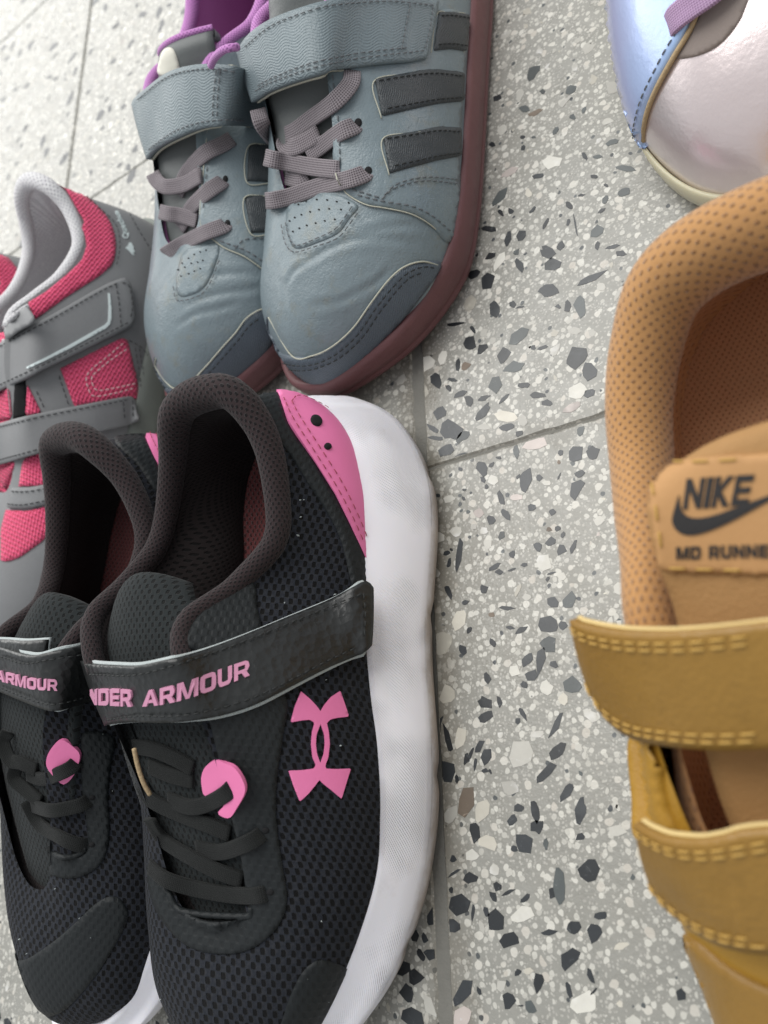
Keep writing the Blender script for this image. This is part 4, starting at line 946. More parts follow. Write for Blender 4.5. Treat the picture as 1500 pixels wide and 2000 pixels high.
edge_line(sh, [(60, 1612), (78, 1643), (110, 1669), (148, 1671), (168, 1655)], r=.0010, lift=.0006, name='throat_piping', mat=M['ua_film'])
# ------------------------------------------------------------------ grey leather shoes with two dark stripes and maroon soles
G_SOLE = [(0, 0), (.006, .018), (.022, .030), (.0526, .036), (.092, .0375), (.130, .039), (.157, .0395), (.180, .0375), (.198, .029), (.212, .016), (.222, -.002), (.226, -.016), (.222, -.032), (.207, -.042), (.185, -.046), (.157, -.044), (.120, -.037), (.090, -.032), (.055, -.031), (.022, -.027), (.006, -.015)]
G_TOP = [(0, True, (.016, 0, .080), .022, -.004, .02), (.014, True, (.020, .014, .077), .022, -.002, .02), (.030, True, (.034, .021, .068), .02, .001, .016), (.052, True, (.056, .0235, .060), .016, .002, .012), (.074, True, (.076, .023, .061), .016, .003, .012), (.094, True, (.094, .020, .070), .02, .006, .014), (.112, True, (.112, .015, .0735), .024, .009, .014),
    (.128, True, (.128, .013, .069), .024, .011, .010), (.144, True, (.142, .0125, .0635), .023, .013, .007), (.160, True, (.153, .0115, .0585), .022, .015, .004), (.180, True, (.162, .009, .0545), .021, .018, .002), (.202, True, (.1665, .002, .0515), .020, .024, .0),
    (None, True, (.1675, -.006, .0505), .020, .028, -.001), (.202, False, (.1655, -.012, .0505), .020, .024, .0), (.180, False, (.161, -.016, .052), .020, .016, .001), (.160, False, (.152, -.018, .0555), .021, .012, .003), (.144, False, (.142, -.019, .0595), .022, .010, .005), (.128, False, (.130, -.0205, .064), .022, .008, .008),
    (.112, False, (.114, -.024, .070), .022, .005, .012), (.094, False, (.095, -.027, .071), .02, .003, .014), (.074, False, (.076, -.027, .063), .016, .001, .012), (.052, False, (.056, -.026, .061), .016, .001, .012), (.030, False, (.034, -.022, .069), .02, .000, .016), (.014, False, (.020, -.014, .077), .022, -.002, .02)]
g_z = lerp_tab([(0, .020), (.2, .019), (.6, .0175), (.85, .018), (1, .0205)]); g_b = lerp_tab([(0, .003), (.08, 0), (.8, 0), (1, .005)])
ZR_G = [(0, .08), (.1, .07), (.35, .072), (.5, .0735), (.6, .066), (.70, .054), (.76, .051), (.84, .049), (.91, .043), (.96, .035), (1, .022)]
def grey_shoe(label, heel, toe, creases):
    sh = Shoe('sneaker', label, heel, toe, 1, 'pair of grey leather shoes'); sh.uvf = shoe_uv(sh.L, ZR_G)
    k = sh.L / .231
    Rs = ring(np.array(G_SOLE) * k); c = Rs.mean(0); Rf = c + (Rs - c) * [.985, .965]
    groove = lambda d: (lambda R, n: np.full(n, d))
    lv = [(0, -.010, g_b), (0, -.003, lambda x: g_b(x) + .0003), (0, -.0003, lambda x: g_b(x) + .003), (0, .0002, lambda x: g_b(x) + .0055), (0, -.0004, lambda x: g_b(x) + .0062), (0, .0005, lambda x: g_b(x) + .0070), (.1, .0008, lambda x: .4 * g_b(x) + .0115), (.3, .0010, lambda x: g_z(x) - .0025), (.6, .0006, lambda x: g_z(x) - .0003), (1, -.0004, g_z), (1, -.003, lambda x: g_z(x) - .003), (1, -.004, lambda x: g_z(x) - .010)]
    build_sole(sh, 'sole', Rs, Rf, lv, M['g_sole'])
    mer = [(r[0] * k if r[0] else r[0], r[1], r[2], *r[3:]) for r in G_TOP]
    sh.up = creased(build_upper(sh, Rf, g_z, mer, 420, 100), creases)
    surf_part(sh, 'upper', sh.up, M['g_leather'], sh.uvf)
    surf_part(sh, 'lining', inner(sh.up, .0032), M['g_purple'], sh.uvf)
    flat_fill(sh, 'insole', c + (Rf - c) * [.98, .95], -.005, M['g_purple'], zf=g_z)
    rim = sh.up.rim; nt = len(rim); kk = nt / len(G_TOP); idx = [int(i) % nt for i in np.linspace(-6 * kk, 6 * kk, 60)]
    tube(sh, 'collar', rim[idx] - sh.up.N[idx, -1] * .0016, [.0022, .0026, .003, .0036, .0042, .0036, .003, .0026, .0022], M['g_cord'], seg=12, n=90)
    T = []
    for x, yc, hw, z, ar in ((.169, -.005, .011, .0465, .001), (.152, -.004, .0145, .054, .001), (.132, -.004, .0165, .0625, .0015), (.114, -.004, .019, .0705, .002), (.107, -.001, .0185, .0745, .003), (.103, .001, .018, .078, .004), (.1, .002, .0175, .0805, .004), (.097, .002, .017, .0815, .004), (.0945, .002, .0165, .081, .004), (.094, .002, .016, .077, .004)):
        w = np.linspace(-1, 1, 15); T.append(np.stack([np.full(15, x) - .004 * w**2 * (x < .11), yc + hw * w, z - ar * w**2 * 1.4], 1))
    T = np.array(T); T = np.stack([cr(T[:, j], 64) for j in range(15)], 1); tg = Surf(sh.wor(T))
    if tg.N[..., 2].mean() < 0: tg = Surf(tg.P, flip=True)
    sh.tg = tg; to = surf_part(sh, 'tongue', tg, M['g_tongue'], lambda P: P[..., :2], thick=.0032)
    e = tg.P[56, :]; tube(sh, 'tongue_binding', e + np.array([0, 0, .0006]), .0013, M['g_cord'], seg=8, parent=to)
    return sh
gR = grey_shoe('grey leather shoe beside the bare floor, the long edge of its maroon sole showing', (.020, .258), (-.018, .030), [[(575, 530), (600, 512), (635, 490), (680, 471), (730, 465), (775, 468), (815, 480)], [(690, 455), (740, 448), (790, 440), (830, 446)], [(690, 575), (730, 555), (765, 525)], [(600, 595), (660, 590), (700, 570)], [(560, 560), (570, 535), (590, 515)], [(545, 540), (552, 560), (560, 600)]])
gL = grey_shoe('grey leather shoe between its mate and the coral pink shoe', (-.036, .268), (-.0935, .044), [[(370, 590), (400, 580), (440, 572), (490, 565), (520, 560)], [(395, 540), (440, 535), (480, 533), (510, 540)], [(340, 640), (380, 615), (420, 605), (470, 592)]])
LG = dict(mat=M['g_lace'], width=.0062, thick=.0018)
def perf(sh, par, sc, ox, oy, pts, r):
    for cx, cy in pts: patch(sh, 'perforation', sh.up, ell(ox + cx / sc, oy + cy / sc, r, r * .85, 0, 8), M['hole'], lift=.0005, thick=.0002, step=3, parent=par)


# ---- right-hand grey shoe
sh = gR; up_ = sh.up; S2 = [up_, sh.tg]
qp = patch(sh, 'quarter', up_, [(635, 140), (639, 190), (648, 250), (655, 335), (668, 366), (682, 382), (715, 400), (750, 406), (800, 417), (838, 437), (878, 474), (896, 400), (896, 300), (902, 200), (908, 130), (912, 50), (880, 20), (800, 40), (700, 90)], M['g_leather'], lift=.0002, thick=.0009, uvf=sh.uvf, step=10)
edge_line(sh, [(635, 140), (639, 190), (648, 250), (655, 335), (668, 366), (682, 382), (715, 400), (750, 406), (800, 417), (838, 437), (875, 470)], parent=qp)
stitches(sh, [up_], [[(650, 150), (655, 190), (664, 250), (668, 320)], [(700, 383), (750, 396), (804, 406), (842, 425), (880, 458)], [(690, 372), (740, 388), (752, 392)], [(745, 392), (770, 370), (825, 356), (890, 361)], [(750, 384), (775, 362), (828, 349), (892, 353)]], M['g_thread'], lift=.0014, parent=qp)
for pl in ([(853, 28), (880, 27), (912, 32), (906, 103), (875, 99), (842, 103)], [(730, 159), (800, 145), (850, 139), (902, 145), (900, 200), (850, 206), (790, 220), (745, 231)], [(747, 272), (810, 260), (850, 251), (896, 252), (895, 307), (850, 316), (800, 330), (760, 342)]):
    so = patch(sh, 'stripe', up_, pl, M['g_stripe'], lift=.0011, thick=.0008, uvf=sh.uvf, step=7, closed_cr=False)
    c = np.mean(pl, 0); inn = [tuple(c + (np.array(q) - c) * [.92, .76]) for q in pl]; n = len(pl) // 2
    edge_line(sh, [pl[-1], pl[0], pl[1], pl[2], pl[3]], lift=.0019, parent=so); stitches(sh, [up_], [inn[:n], inn[n:]], M['black_thread'], lift=.0021, parent=so)
pp = patch(sh, 'toe_perforated_panel', up_, [(566, 398), (559, 434), (566, 470), (580, 486), (621, 474), (661, 455), (683, 426), (700, 403), (670, 384), (637, 378), (600, 384)], M['g_leather'], lift=.0001, thick=.0003, uvf=sh.uvf, step=7)
perf(sh, pp, 3.75, 450, 130, [(505,1015),(560,992),(640,978),(715,980),(785,992),(870,1000),(440,1135),(478,1110),(527,1090),(590,1068),(655,1052),(730,1045),(815,1050),(465,1212),(512,1188),(566,1167),(630,1150),(697,1133),(770,1122)], 1.9)
stitches(sh, [up_], [[(553, 440), (562, 478), (580, 494), (621, 482), (665, 463), (690, 432), (706, 408)], [(561, 436), (570, 470), (584, 481), (620, 468), (656, 450), (677, 424), (690, 404)]], M['g_thread'], lift=.0010, parent=pp)
tc = patch(sh, 'toe_cap', up_, [(523, 618), (526, 658), (538, 683), (570, 695), (610, 695), (650, 676), (690, 640), (725, 591), (760, 546), (790, 521), (825, 511), (860, 520), (800, 606), (720, 694), (650, 756), (592, 770), (558, 752), (534, 712), (524, 668)], M['g_cap'], lift=.0002, thick=.0010, uvf=sh.uvf, step=8)
edge_line(sh, [(524, 620), (527, 658), (539, 683), (570, 695), (610, 695), (650, 676), (690, 640), (725, 591), (760, 546), (790, 521), (825, 511), (855, 518)], lift=.0012, parent=tc, r=.0003)
stitches(sh, [up_], [[(522, 668), (538, 694), (572, 708), (612, 708), (656, 688), (698, 650), (733, 600), (768, 556), (796, 531), (826, 521), (850, 526)], [(524, 680), (540, 704), (572, 717), (614, 716), (662, 695), (706, 656), (741, 606), (776, 562), (800, 540), (828, 530)]], M['black_thread'], lift=.0017, parent=tc)
top = [(461, 102, 'z', .0735), (470, 86, 'z', .0765), (490, 62, 'z', .080), (530, 36, 'z', .0825), (600, 10, 'z', .0815), (660, -4, 'z', .0755), (720, -12, .004), (790, -12, .004), (858, 2, .004)]
bot = [(491, 200, 'z', .0685), (505, 190, 'z', .071), (530, 175, 'z', .0735), (600, 150, 'z', .0745), (640, 139, 'z', .072), (675, 132, .004), (750, 121, .004), (800, 118, .004), (835, 112, .004)]
st, so = strap(sh, 'strap', top, bot, S2, M['g_strap'], back=M['g_edge'], thick=.0022, ext=.0003)
stitches(sh, [st], [[(480, 92), (530, 52), (600, 24), (660, 10), (760, 4), (845, 12)], [(500, 178), (530, 162), (600, 137), (680, 118), (760, 108), (828, 100)], [(505, 168), (535, 152), (600, 127), (680, 108), (760, 98), (800, 94)], [(800, 8), (792, 50), (782, 105)], [(845, 12), (838, 60), (826, 104)]], M['g_thread'], lift=.0004, parent=so)
for pts in ([(688, 140, .0005), (684, 164, .0025), (653, 199, .003), (610, 231, .003), (578, 255, .002), (560, 264, .0)], [(504, 216, 'z', .066), (513, 245, 'z', .064), (535, 274, .005), (567, 288, .004), (599, 276, .004), (624, 260, .003)], [(699, 244, -.003), (692, 247, .0015), (669, 256, .0025), (637, 279, .003), (602, 305, .003)],
            [(520, 308, 'z', .0605), (535, 312, 'z', .0605), (562, 317, .0045), (610, 326, .0045), (655, 331, .002), (668, 332, -.001)], [(719, 336, -.003), (712, 340, .0015), (679, 351, .003), (623, 365, .004), (570, 383, .005), (535, 391, 'z', .0545), (522, 392, 'z', .0525)], [(560, 345, .001), (585, 350, .002), (600, 340, .001)]):
    lace(sh, S2, pts, **LG)
for q in ((700, 243, 7, 9), (720, 336, 7, 8)): patch(sh, 'eyelet', up_, ell(*q), M['hole'], lift=.0012, thick=.0002, step=4)

# ---- left-hand grey shoe
sh = gL; up_ = sh.up; S2 = [up_, sh.tg]
qp = patch(sh, 'quarter', up_, [(407, 240), (401, 295), (396, 350), (391, 430), (405, 458), (420, 471), (440, 485), (475, 500), (505, 520), (537, 546), (562, 500), (562, 300), (520, 250)], M['g_leather'], lift=.0002, thick=.0009, uvf=sh.uvf, step=10)
edge_line(sh, [(407, 240), (401, 295), (396, 350), (391, 430), (405, 458), (420, 471), (440, 485), (475, 500), (505, 520), (537, 546)], parent=qp)
stitches(sh, [up_], [[(409, 300), (405, 350), (400, 420)], [(432, 472), (478, 490), (508, 509), (540, 534)], [(460, 488), (478, 470), (520, 468), (545, 470)]], M['g_thread'], lift=.0014, parent=qp)
for pl in ([(485, 286), (530, 284), (570, 284), (565, 357), (530, 358), (482, 356)], [(477, 387), (530, 384), (565, 384), (565, 455), (535, 455), (490, 457)]):
    so = patch(sh, 'stripe', up_, pl, M['g_stripe'], lift=.0011, thick=.0008, uvf=sh.uvf, step=7, closed_cr=False); edge_line(sh, [pl[-2], pl[-1], pl[0], pl[1]], lift=.0019, parent=so)
pp = patch(sh, 'toe_perforated_panel', up_, [(360, 492), (347, 530), (345, 562), (356, 580), (400, 560), (426, 500), (424, 474), (395, 480)], M['g_leather'], lift=.0001, thick=.0003, uvf=sh.uvf, step=7)
perf(sh, pp, 2.0, 250, 0, [(215,1030),(240,1010),(262,995),(285,985),(308,978),(198,1055),(225,1045),(250,1030),(275,1025),(295,1018),(210,1080),(240,1070),(262,1060),(285,1050)], 1.6)
stitches(sh, [up_], [[(342, 560), (352, 588), (404, 567), (432, 505)]], M['g_thread'], lift=.0010, parent=pp)
tc = patch(sh, 'toe_cap', up_, [(303, 698), (304, 720), (309, 743), (318, 757), (338, 758), (370, 747), (400, 718), (433, 680), (460, 650), (480, 623), (503, 607), (525, 600), (545, 630), (518, 694), (493, 724), (473, 748), (447, 770), (393, 790), (342, 784), (314, 768), (303, 738)], M['g_cap'], lift=.0002, thick=.0010, uvf=sh.uvf, step=8)
edge_line(sh, [(304, 700), (305, 720), (309, 743), (318, 757), (338, 758), (370, 747), (400, 718), (433, 680), (460, 650), (480, 623), (503, 607), (522, 601)], lift=.0012, parent=tc, r=.0003)
stitches(sh, [up_], [[(305, 752), (320, 768), (340, 769), (376, 757), (408, 727), (441, 690), (468, 659), (488, 633), (512, 617)]], M['black_thread'], lift=.0017, parent=tc)
top = [(256, 203, 'z', .0725), (262, 192, 'z', .0745), (282, 174, 'z', .0785), (325, 142, 'z', .0825), (375, 127, 'z', .0835), (425, 125, 'z', .0815), (470, 132, 'z', .076), (520, 152, .004), (570, 175, .004)]
bot = [(286, 312, 'z', .0655), (295, 300, 'z', .068), (308, 288, 'z', .0705), (340, 270, 'z', .0735), (390, 251, 'z', .0735), (440, 246, 'z', .070), (490, 248, .004), (540, 258, .004), (575, 270, .004)]
st, so = strap(sh, 'strap', top, bot, S2, M['g_strap'], back=M['g_edge'], thick=.0022, ext=.0003)
stitches(sh, [st], [[(270, 195), (325, 153), (375, 138), (425, 136), (465, 142)], [(292, 292), (340, 258), (390, 240), (440, 234), (480, 236)], [(432, 137), (426, 185), (424, 235)], [(424, 137), (418, 185), (416, 235)]], M['g_thread'], lift=.0004, parent=so)
for pts in ([(452, 272, .001), (435, 282, .0025), (400, 300, .003), (365, 338, .003), (348, 378, .002)], [(299, 341, 'z', .0625), (308, 355, 'z', .062), (325, 365, 'z', .061), (360, 360, .004), (392, 342, .002)], [(440, 352, -.002), (430, 358, .002), (405, 375, .003), (375, 405, .003), (352, 445, .002)], [(314, 414, 'z', .0575), (330, 418, 'z', .0575), (352, 421, .004), (386, 431, .002)], [(444, 438, -.002), (436, 442, .002), (400, 455, .003), (360, 475, .004), (334, 490, 'z', .0515), (322, 497, 'z', .049)]):
    lace(sh, S2, pts, **LG)
for q in ((441, 352, 5, 7), (446, 438, 5, 7)): patch(sh, 'eyelet', up_, ell(*q), M['hole'], lift=.0012, thick=.0002, step=4)
P, _ = lay(S2, [(412, 128, 'z', .0835), (420, 112, 'z', .087), (436, 98, 'z', .090), (452, 93, 'z', .090), (464, 92, 'z', .088)]); tube(sh, 'pull_loop', P, .0014, M['g_cord'], seg=10, n=36)
patch(sh, 'tongue_label', [sh.tg], [(312, 146), (314, 116), (322, 98), (336, 94), (344, 108), (350, 128), (350, 146)], M['cream'], lift=.0004, thick=.0004, step=5)
# ------------------------------------------------------------------ coral pink and grey walking shoes
P_SOLE = [(0, 0), (.0045, .020), (.019, .033), (.050, .038), (.090, .0385), (.130, .0385), (.157, .038), (.180, .0345), (.200, .026), (.216, .013), (.227, -.003), (.231, -.014), (.226, -.027), (.211, -.036), (.188, -.041), (.157, -.041), (.120, -.037), (.090, -.034), (.055, -.034), (.022, -.028), (.006, -.015)]
P_TOP = [(0, True, (.012, .003, .076), .022, -.004, .016), (.012, True, (.0165, .016, .0725), .022, -.001, .016), (.026, True, (.026, .0222, .0635), .018, .001, .012), (.044, True, (.041, .0262, .0575), .016, .002, .011), (.062, True, (.058, .0238, .0605), .017, .004, .012), (.080, True, (.073, .0212, .069), .020, .007, .013), (.096, True, (.086, .017, .0755), .023, .010, .013), (.112, True, (.104, .016, .073), .024, .011, .010), (.128, True, (.122, .016, .066), .023, .012, .008), (.144, True, (.138, .015, .059), .022, .014, .005), (.162, True, (.150, .011, .0535), .02, .017, .002), (.190, True, (.157, .004, .050), .02, .024, .0),
    (None, True, (.158, -.003, .049), .02, .028, -.001), (.190, False, (.156, -.010, .050), .02, .024, .0), (.162, False, (.148, -.016, .0535), .02, .016, .002), (.144, False, (.136, -.019, .059), .021, .012, .005), (.128, False, (.120, -.020, .066), .022, .010, .008), (.112, False, (.104, -.021, .073), .022, .008, .010), (.096, False, (.086, -.022, .0755), .022, .006, .013), (.080, False, (.073, -.0225, .068), .02, .004, .013), (.062, False, (.056, -.0225, .060), .017, .002, .012), (.044, False, (.036, -.0245, .0575), .016, .001, .011), (.026, False, (.022, -.0205, .064), .018, .0, .012), (.012, False, (.0145, -.010, .073), .022, -.002, .016)]
p_z = lerp_tab([(0, .022), (.3, .020), (.7, .019), (1, .021)]); p_b = lerp_tab([(0, .004), (.08, 0), (.8, 0), (1, .006)])
def pink_shoe(label, heel, toe):
    sh = Shoe('sneaker', label, heel, toe, 1, 'pair of coral pink walking shoes')
    Rs = ring(np.array(P_SOLE) * sh.L / .231); c = Rs.mean(0); Rf = c + (Rs - c) * [.98, .955]
    lv = [(0, -.010, p_b), (0, -.003, lambda x: p_b(x) + .0003), (0, 0, lambda x: p_b(x) + .003), (0, .0006, lambda x: p_b(x) + .007), (.3, .0006, lambda x: .6 * p_z(x) + .002), (.7, .0008, lambda x: p_z(x) - .002), (1, -.0003, p_z), (1, -.003, lambda x: p_z(x) - .004), (1, -.004, lambda x: p_z(x) - .01)]
    build_sole(sh, 'sole', Rs, Rf, lv, M['p_sole'])
    sh.up = build_upper(sh, Rf, p_z, P_TOP); surf_part(sh, 'upper', sh.up, M['p_grey'], sh.uvf)
    surf_part(sh, 'lining', inner(sh.up, .0042), M['p_lining'], sh.uvf); flat_fill(sh, 'insole', c + (Rf - c) * [.98, .95], -.005, M['p_lining'], zf=p_z)
    rim = sh.up.rim; nt = len(rim); kk = nt / len(P_TOP); idx = [int(i) % nt for i in np.linspace(-6.3 * kk, 6.3 * kk, 60)]
    tube(sh, 'collar', rim[idx] - sh.up.N[idx, -1] * .0028, [.0026, .0028, .003, .0034, .0042, .0034, .003, .0028, .0026], M['p_lining'], seg=14, n=100)
    T = []
    for x, yc, hw, z, ar in ((.160, -.003, .011, .0445, .001), (.145, -.002, .016, .053, .001), (.125, -.002, .0185, .0615, .001), (.105, -.002, .021, .0695, .002), (.094, -.002, .021, .072, .002), (.090, -.002, .0205, .072, .002), (.0895, -.002, .020, .068, .002)):
        w = np.linspace(-1, 1, 13); T.append(np.stack([np.full(13, x), yc + hw * w, z - ar * w**2 * 1.4], 1))
    T = np.array(T); T = np.stack([cr(T[:, j], 50) for j in range(13)], 1); tg = Surf(sh.wor(T))
    if tg.N[..., 2].mean() < 0: tg = Surf(tg.P, flip=True)
    sh.tg = tg; surf_part(sh, 'tongue', tg, M['p_mesh'], lambda P: P[..., :2], thick=.004)
    return sh
pR = pink_shoe('coral pink and grey strap shoe with small white lettering on its heel', (-.161, .181), (-.212, -.050))
pL = pink_shoe('coral pink and grey strap shoe mostly hidden behind its lettered mate', (-.225, .179), (-.299, -.040))
sh = pR; up_ = sh.up; S2 = [up_, sh.tg]
pk = dict(lift=.0002, thick=.0008, uvf=sh.uvf, step=9, closed_cr=False)
patch(sh, 'collar_panel', up_, [(88, 352), (110, 356), (150, 371), (170, 384), (186, 399), (203, 416), (216, 436), (223, 456), (226, 478), (224, 502), (218, 519), (193, 540), (130, 580), (69, 624), (58, 606), (54, 592), (90, 570), (131, 536), (160, 508), (169, 480), (165, 455), (150, 430), (127, 404), (100, 375)], M['p_mesh'], **pk)
patch(sh, 'side_mesh', up_, [(118, 720), (238, 660), (248, 664), (258, 706), (268, 750), (268, 780), (146, 796)], M['p_mesh'], **pk)
patch(sh, 'vamp_mesh', S2, [(54, 752), (82, 808), (50, 812), (52, 780)], M['p_mesh'], **pk)
patch(sh, 'vamp_mesh', S2, [(38, 950), (45, 905), (51, 893), (110, 875), (125, 940), (103, 948)], M['p_mesh'], **pk)
patch(sh, 'toe_mesh', S2, [(13, 996), (55, 998), (110, 984), (110, 1020), (85, 1055), (40, 1088), (16, 1097), (3, 1095), (3, 1035)], M['p_mesh'], **pk)
patch(sh, 'vamp_mesh', S2, [(-30, 790), (0, 768), (18, 758), (24, 815), (0, 822), (-30, 828)], M['p_mesh'], **pk)
patch(sh, 'vamp_mesh', S2, [(2, 915), (30, 902), (22, 930), (12, 958), (2, 935)], M['p_mesh'], **pk)
patch(sh, 'throat_gap', S2, [(29, 752), (50, 742), (55, 812), (26, 818)], M['hole'], lift=.0002, thick=.0004, step=8, closed_cr=False)
stitches(sh, [up_], [[(238, 672), (205, 700), (178, 722), (167, 738), (170, 758), (182, 775), (225, 768), (264, 757)], [(245, 683), (212, 706), (186, 728), (177, 740), (180, 755), (190, 764), (225, 758), (264, 749)]], M['p_whitethread'], lift=.0014)
stitches(sh, [up_], [[(157, 376), (195, 410), (225, 440), (233, 480), (226, 525)], [(252, 420), (275, 460), (303, 505)], [(250, 665), (275, 680), (290, 700)], [(262, 680), (272, 750), (275, 820)], [(270, 680), (280, 750), (283, 820)], [(115, 735), (135, 796)], [(72, 765), (90, 805)]], M['p_thread'], lift=.0009)
def pstrap(top, bot, **k):
    return strap(sh, 'strap', top, bot, S2, M['p_grey'], thick=.002, **k)
st, so = pstrap([(-70, 700, .005), (-30, 684, .006), (0, 669, .0065), (60, 637, .0065), (115, 607, .0055), (192, 563, .0045), (227, 547, .004), (246, 543, .004), (256, 556, .0035)], [(-70, 790, .005), (-30, 776, .006), (0, 761, .0065), (58, 734, .0065), (115, 707, .0055), (192, 669, .0045), (239, 646, .004), (256, 636, .004), (264, 618, .0035)])
stitches(sh, [st], [[(0, 677), (60, 645), (115, 616), (192, 572), (236, 550)], [(0, 752), (58, 725), (115, 698), (192, 660), (250, 630)], [(238, 552), (252, 560), (258, 600), (252, 628)], [(226, 556), (232, 590), (236, 635)]], M['p_thread'], lift=.0004, parent=so)
patch(sh, 'reflective_stripe', [st], [(211, 573), (214, 573), (217, 600), (217, 622), (214, 634), (206, 642), (130, 684), (54, 721), (51, 718), (128, 678), (204, 635), (211, 627), (212, 600)], M['silver'], lift=.0003, thick=.0002, step=4, closed_cr=False, edge=.9, parent=so)
st, so = pstrap([(-70, 846, .005), (0, 826, .006), (40, 815, .006), (77, 807, .0055), (173, 788, .0045), (231, 777, .004), (256, 774, .0035), (265, 782, .003)], [(-70, 925, .005), (0, 907, .006), (40, 895, .006), (89, 881, .0055), (173, 850, .0045), (231, 835, .004), (257, 828, .0035), (267, 818, .003)])
stitches(sh, [st], [[(0, 834), (77, 815), (173, 796), (250, 781)], [(0, 898), (89, 873), (173, 842)], [(240, 785), (243, 825)], [(258, 782), (260, 818)]], M['p_thread'], lift=.0004, parent=so)
bo = patch(sh, 'cross_band', S2, [(27, 952), (60, 952), (120, 940), (125, 978), (97, 985), (55, 994), (19, 993)], M['p_grey'], lift=.0010, thick=.0010, uvf=sh.uvf, step=8, closed_cr=False)
stitches(sh, S2, [[(32, 960), (62, 960), (118, 948)], [(24, 985), (56, 986), (118, 972)]], M['p_thread'], lift=.0024, parent=bo)
lettering(sh, 'lettering', 'Quechua', [up_], [(241, 467), (232, 440), (220, 411)], [(254, 465), (245, 437), (232, 413)], M['silver'], bold=.012, lift=.0004)
patch(sh, 'emblem', [up_], [(245, 484), (249.5, 481), (252, 474), (256, 474), (261, 484), (259.5, 487), (263.5, 491), (262, 494), (258.5, 492.5), (263, 499.5), (259, 498), (250, 489)], M['silver'], lift=.0002, thick=.0002, step=3, closed_cr=False, edge=.9, label='white jagged mark')
patch(sh, 'eyelet_tab', S2, [(8, 644), (20, 622), (42, 604), (52, 600), (68, 626), (40, 645), (14, 662)], M['p_grey'], lift=.0006, thick=.001, uvf=sh.uvf, step=7, flat=True)
edge_line(sh, [(8, 668), (9, 646), (20, 624), (42, 606), (56, 598)], r=.0012, lift=.002, name='tab_binding', surfs=S2, mat=M['p_lining'])
for ch in [q for q in pR.o.children if q.name.split('.')[0] in ('collar_panel', 'side_mesh', 'vamp_mesh', 'toe_mesh', 'strap', 'cross_band', 'eyelet_tab', 'throat_gap')]:
    c2 = ch.copy(); COL.objects.link(c2); c2.parent = pL.o     # the mate carries the same cut pieces
    for gch in ch.children:
        c3 = gch.copy(); COL.objects.link(c3); c3.parent = c2

# ------------------------------------------------------------------ tan and gold two-strap runner
N_SOLE = [(0, 0), (.006, .020), (.022, .036), (.050, .044), (.090, .045), (.130, .0475), (.160, .049), (.188, .046), (.210, .037), (.226, .024), (.234, .011), (.2365, 0)]
N_SOLE = N_SOLE + [(x, -y) for x, y in N_SOLE[-2:0:-1]]
half = [(0, (.0225, 0, .0695), .020, -.006, .014), (.012, (.0232, -.017, .0685), .020, -.004, .014), (.024, (.028, -.0295, .065), .018, .000, .012), (.038, (.039, -.0375, .060), .016, .002, .01), (.054, (.052, -.0420, .0555), .015, .002, .01), (.070, (.066, -.0432, .0545), .015, .002, .01), (.086, (.080, -.0422, .059), .016, .003, .01), (.100, (.094, -.040, .0665), .018, .003, .012), (.114, (.107, -.039, .0725), .022, .006, .010, .005), (.130, (.122, -.0375, .072), .022, .008, .008, .006), (.146, (.138, -.036, .0675), .022, .010, .006, .006), (.162, (.153, -.032, .062), .022, .012, .004, .005), (.180, (.166, -.021, .0565), .021, .014, .002), (.202, (.174, -.012, .0527), .02, .02, .0), (.225, (.177, -.005, .0515), .02, .024, .0)]
N_TOP = [(r[0], True, (r[1][0], -r[1][1], r[1][2]), *r[2:]) for r in half] + [(None, True, (.178, 0, .051), .02, .026, 0)] + [(r[0], False, r[1], *r[2:]) for r in half[:0:-1]]
n_z = lerp_tab([(0, .026), (.3, .024), (.7, .021), (1, .022)]); n_b = lerp_tab([(0, .005), (.08, 0), (.8, 0), (1, .007)])
sh = nk = Shoe('sneaker', 'tan and gold running shoe with two straps and a printed tongue label', (.137, .022), (.130, -.215), 1, None)
Rs = ring(N_SOLE); c = Rs.mean(0); Rf = c + (Rs - c) * [.978, .965]
build_sole(sh, 'sole', Rs, Rf, [(0, -.010, n_b), (0, -.003, lambda x: n_b(x) + .0003), (0, 0, lambda x: n_b(x) + .004), (.2, .0008, lambda x: n_b(x) * .5 + .012), (.7, .0008, lambda x: n_z(x) - .002), (1, -.0003, n_z), (1, -.003, lambda x: n_z(x) - .004), (1, -.004, lambda x: n_z(x) - .012)], M['cream'])
up_ = sh.up = build_upper(sh, Rf, n_z, N_TOP); surf_part(sh, 'upper', up_, M['n_gold2'], sh.uvf)
surf_part(sh, 'lining', inner(up_, .005), M['n_lining'], sh.uvf); flat_fill(sh, 'insole', c + (Rf - c) * [.98, .93], -.003, M['n_insole'], zf=n_z)
rim = up_.rim; nt = len(rim); kk = nt / len(N_TOP); idx = [int(i) % nt for i in np.linspace(-9.2 * kk, 9.2 * kk, 80)]
tube(sh, 'collar', rim[idx] - up_.N[idx, -1] * .004 + np.array([0, 0, -.001]), [.0046, .0056, .0066, .0074, .0080, .0084, .0088, .0084, .0080, .0074, .0066, .0056, .0046], M['n_mesh'], seg=24, n=140, squash=(1, 1.25))
T = []
for x, hw, z, ar in ((.180, .012, .048, .001), (.165, .022, .0565, .002), (.145, .0275, .067, .003), (.125, .0285, .0755, .003), (.108, .028, .0825, .003), (.094, .0285, .0885, .003), (.086, .028, .0915, .003), (.0815, .0265, .092, .004), (.079, .025, .089, .005), (.0785, .024, .084, .005)):
    w = np.linspace(-1, 1, 17); T.append(np.stack([np.full(17, x) + .004 * w**4 * (x < .1), hw * w, z - ar * w**2 * 1.4], 1))
T = np.array(T); T = np.stack([cr(T[:, j], 64) for j in range(17)], 1); tg = Surf(sh.wor(T))
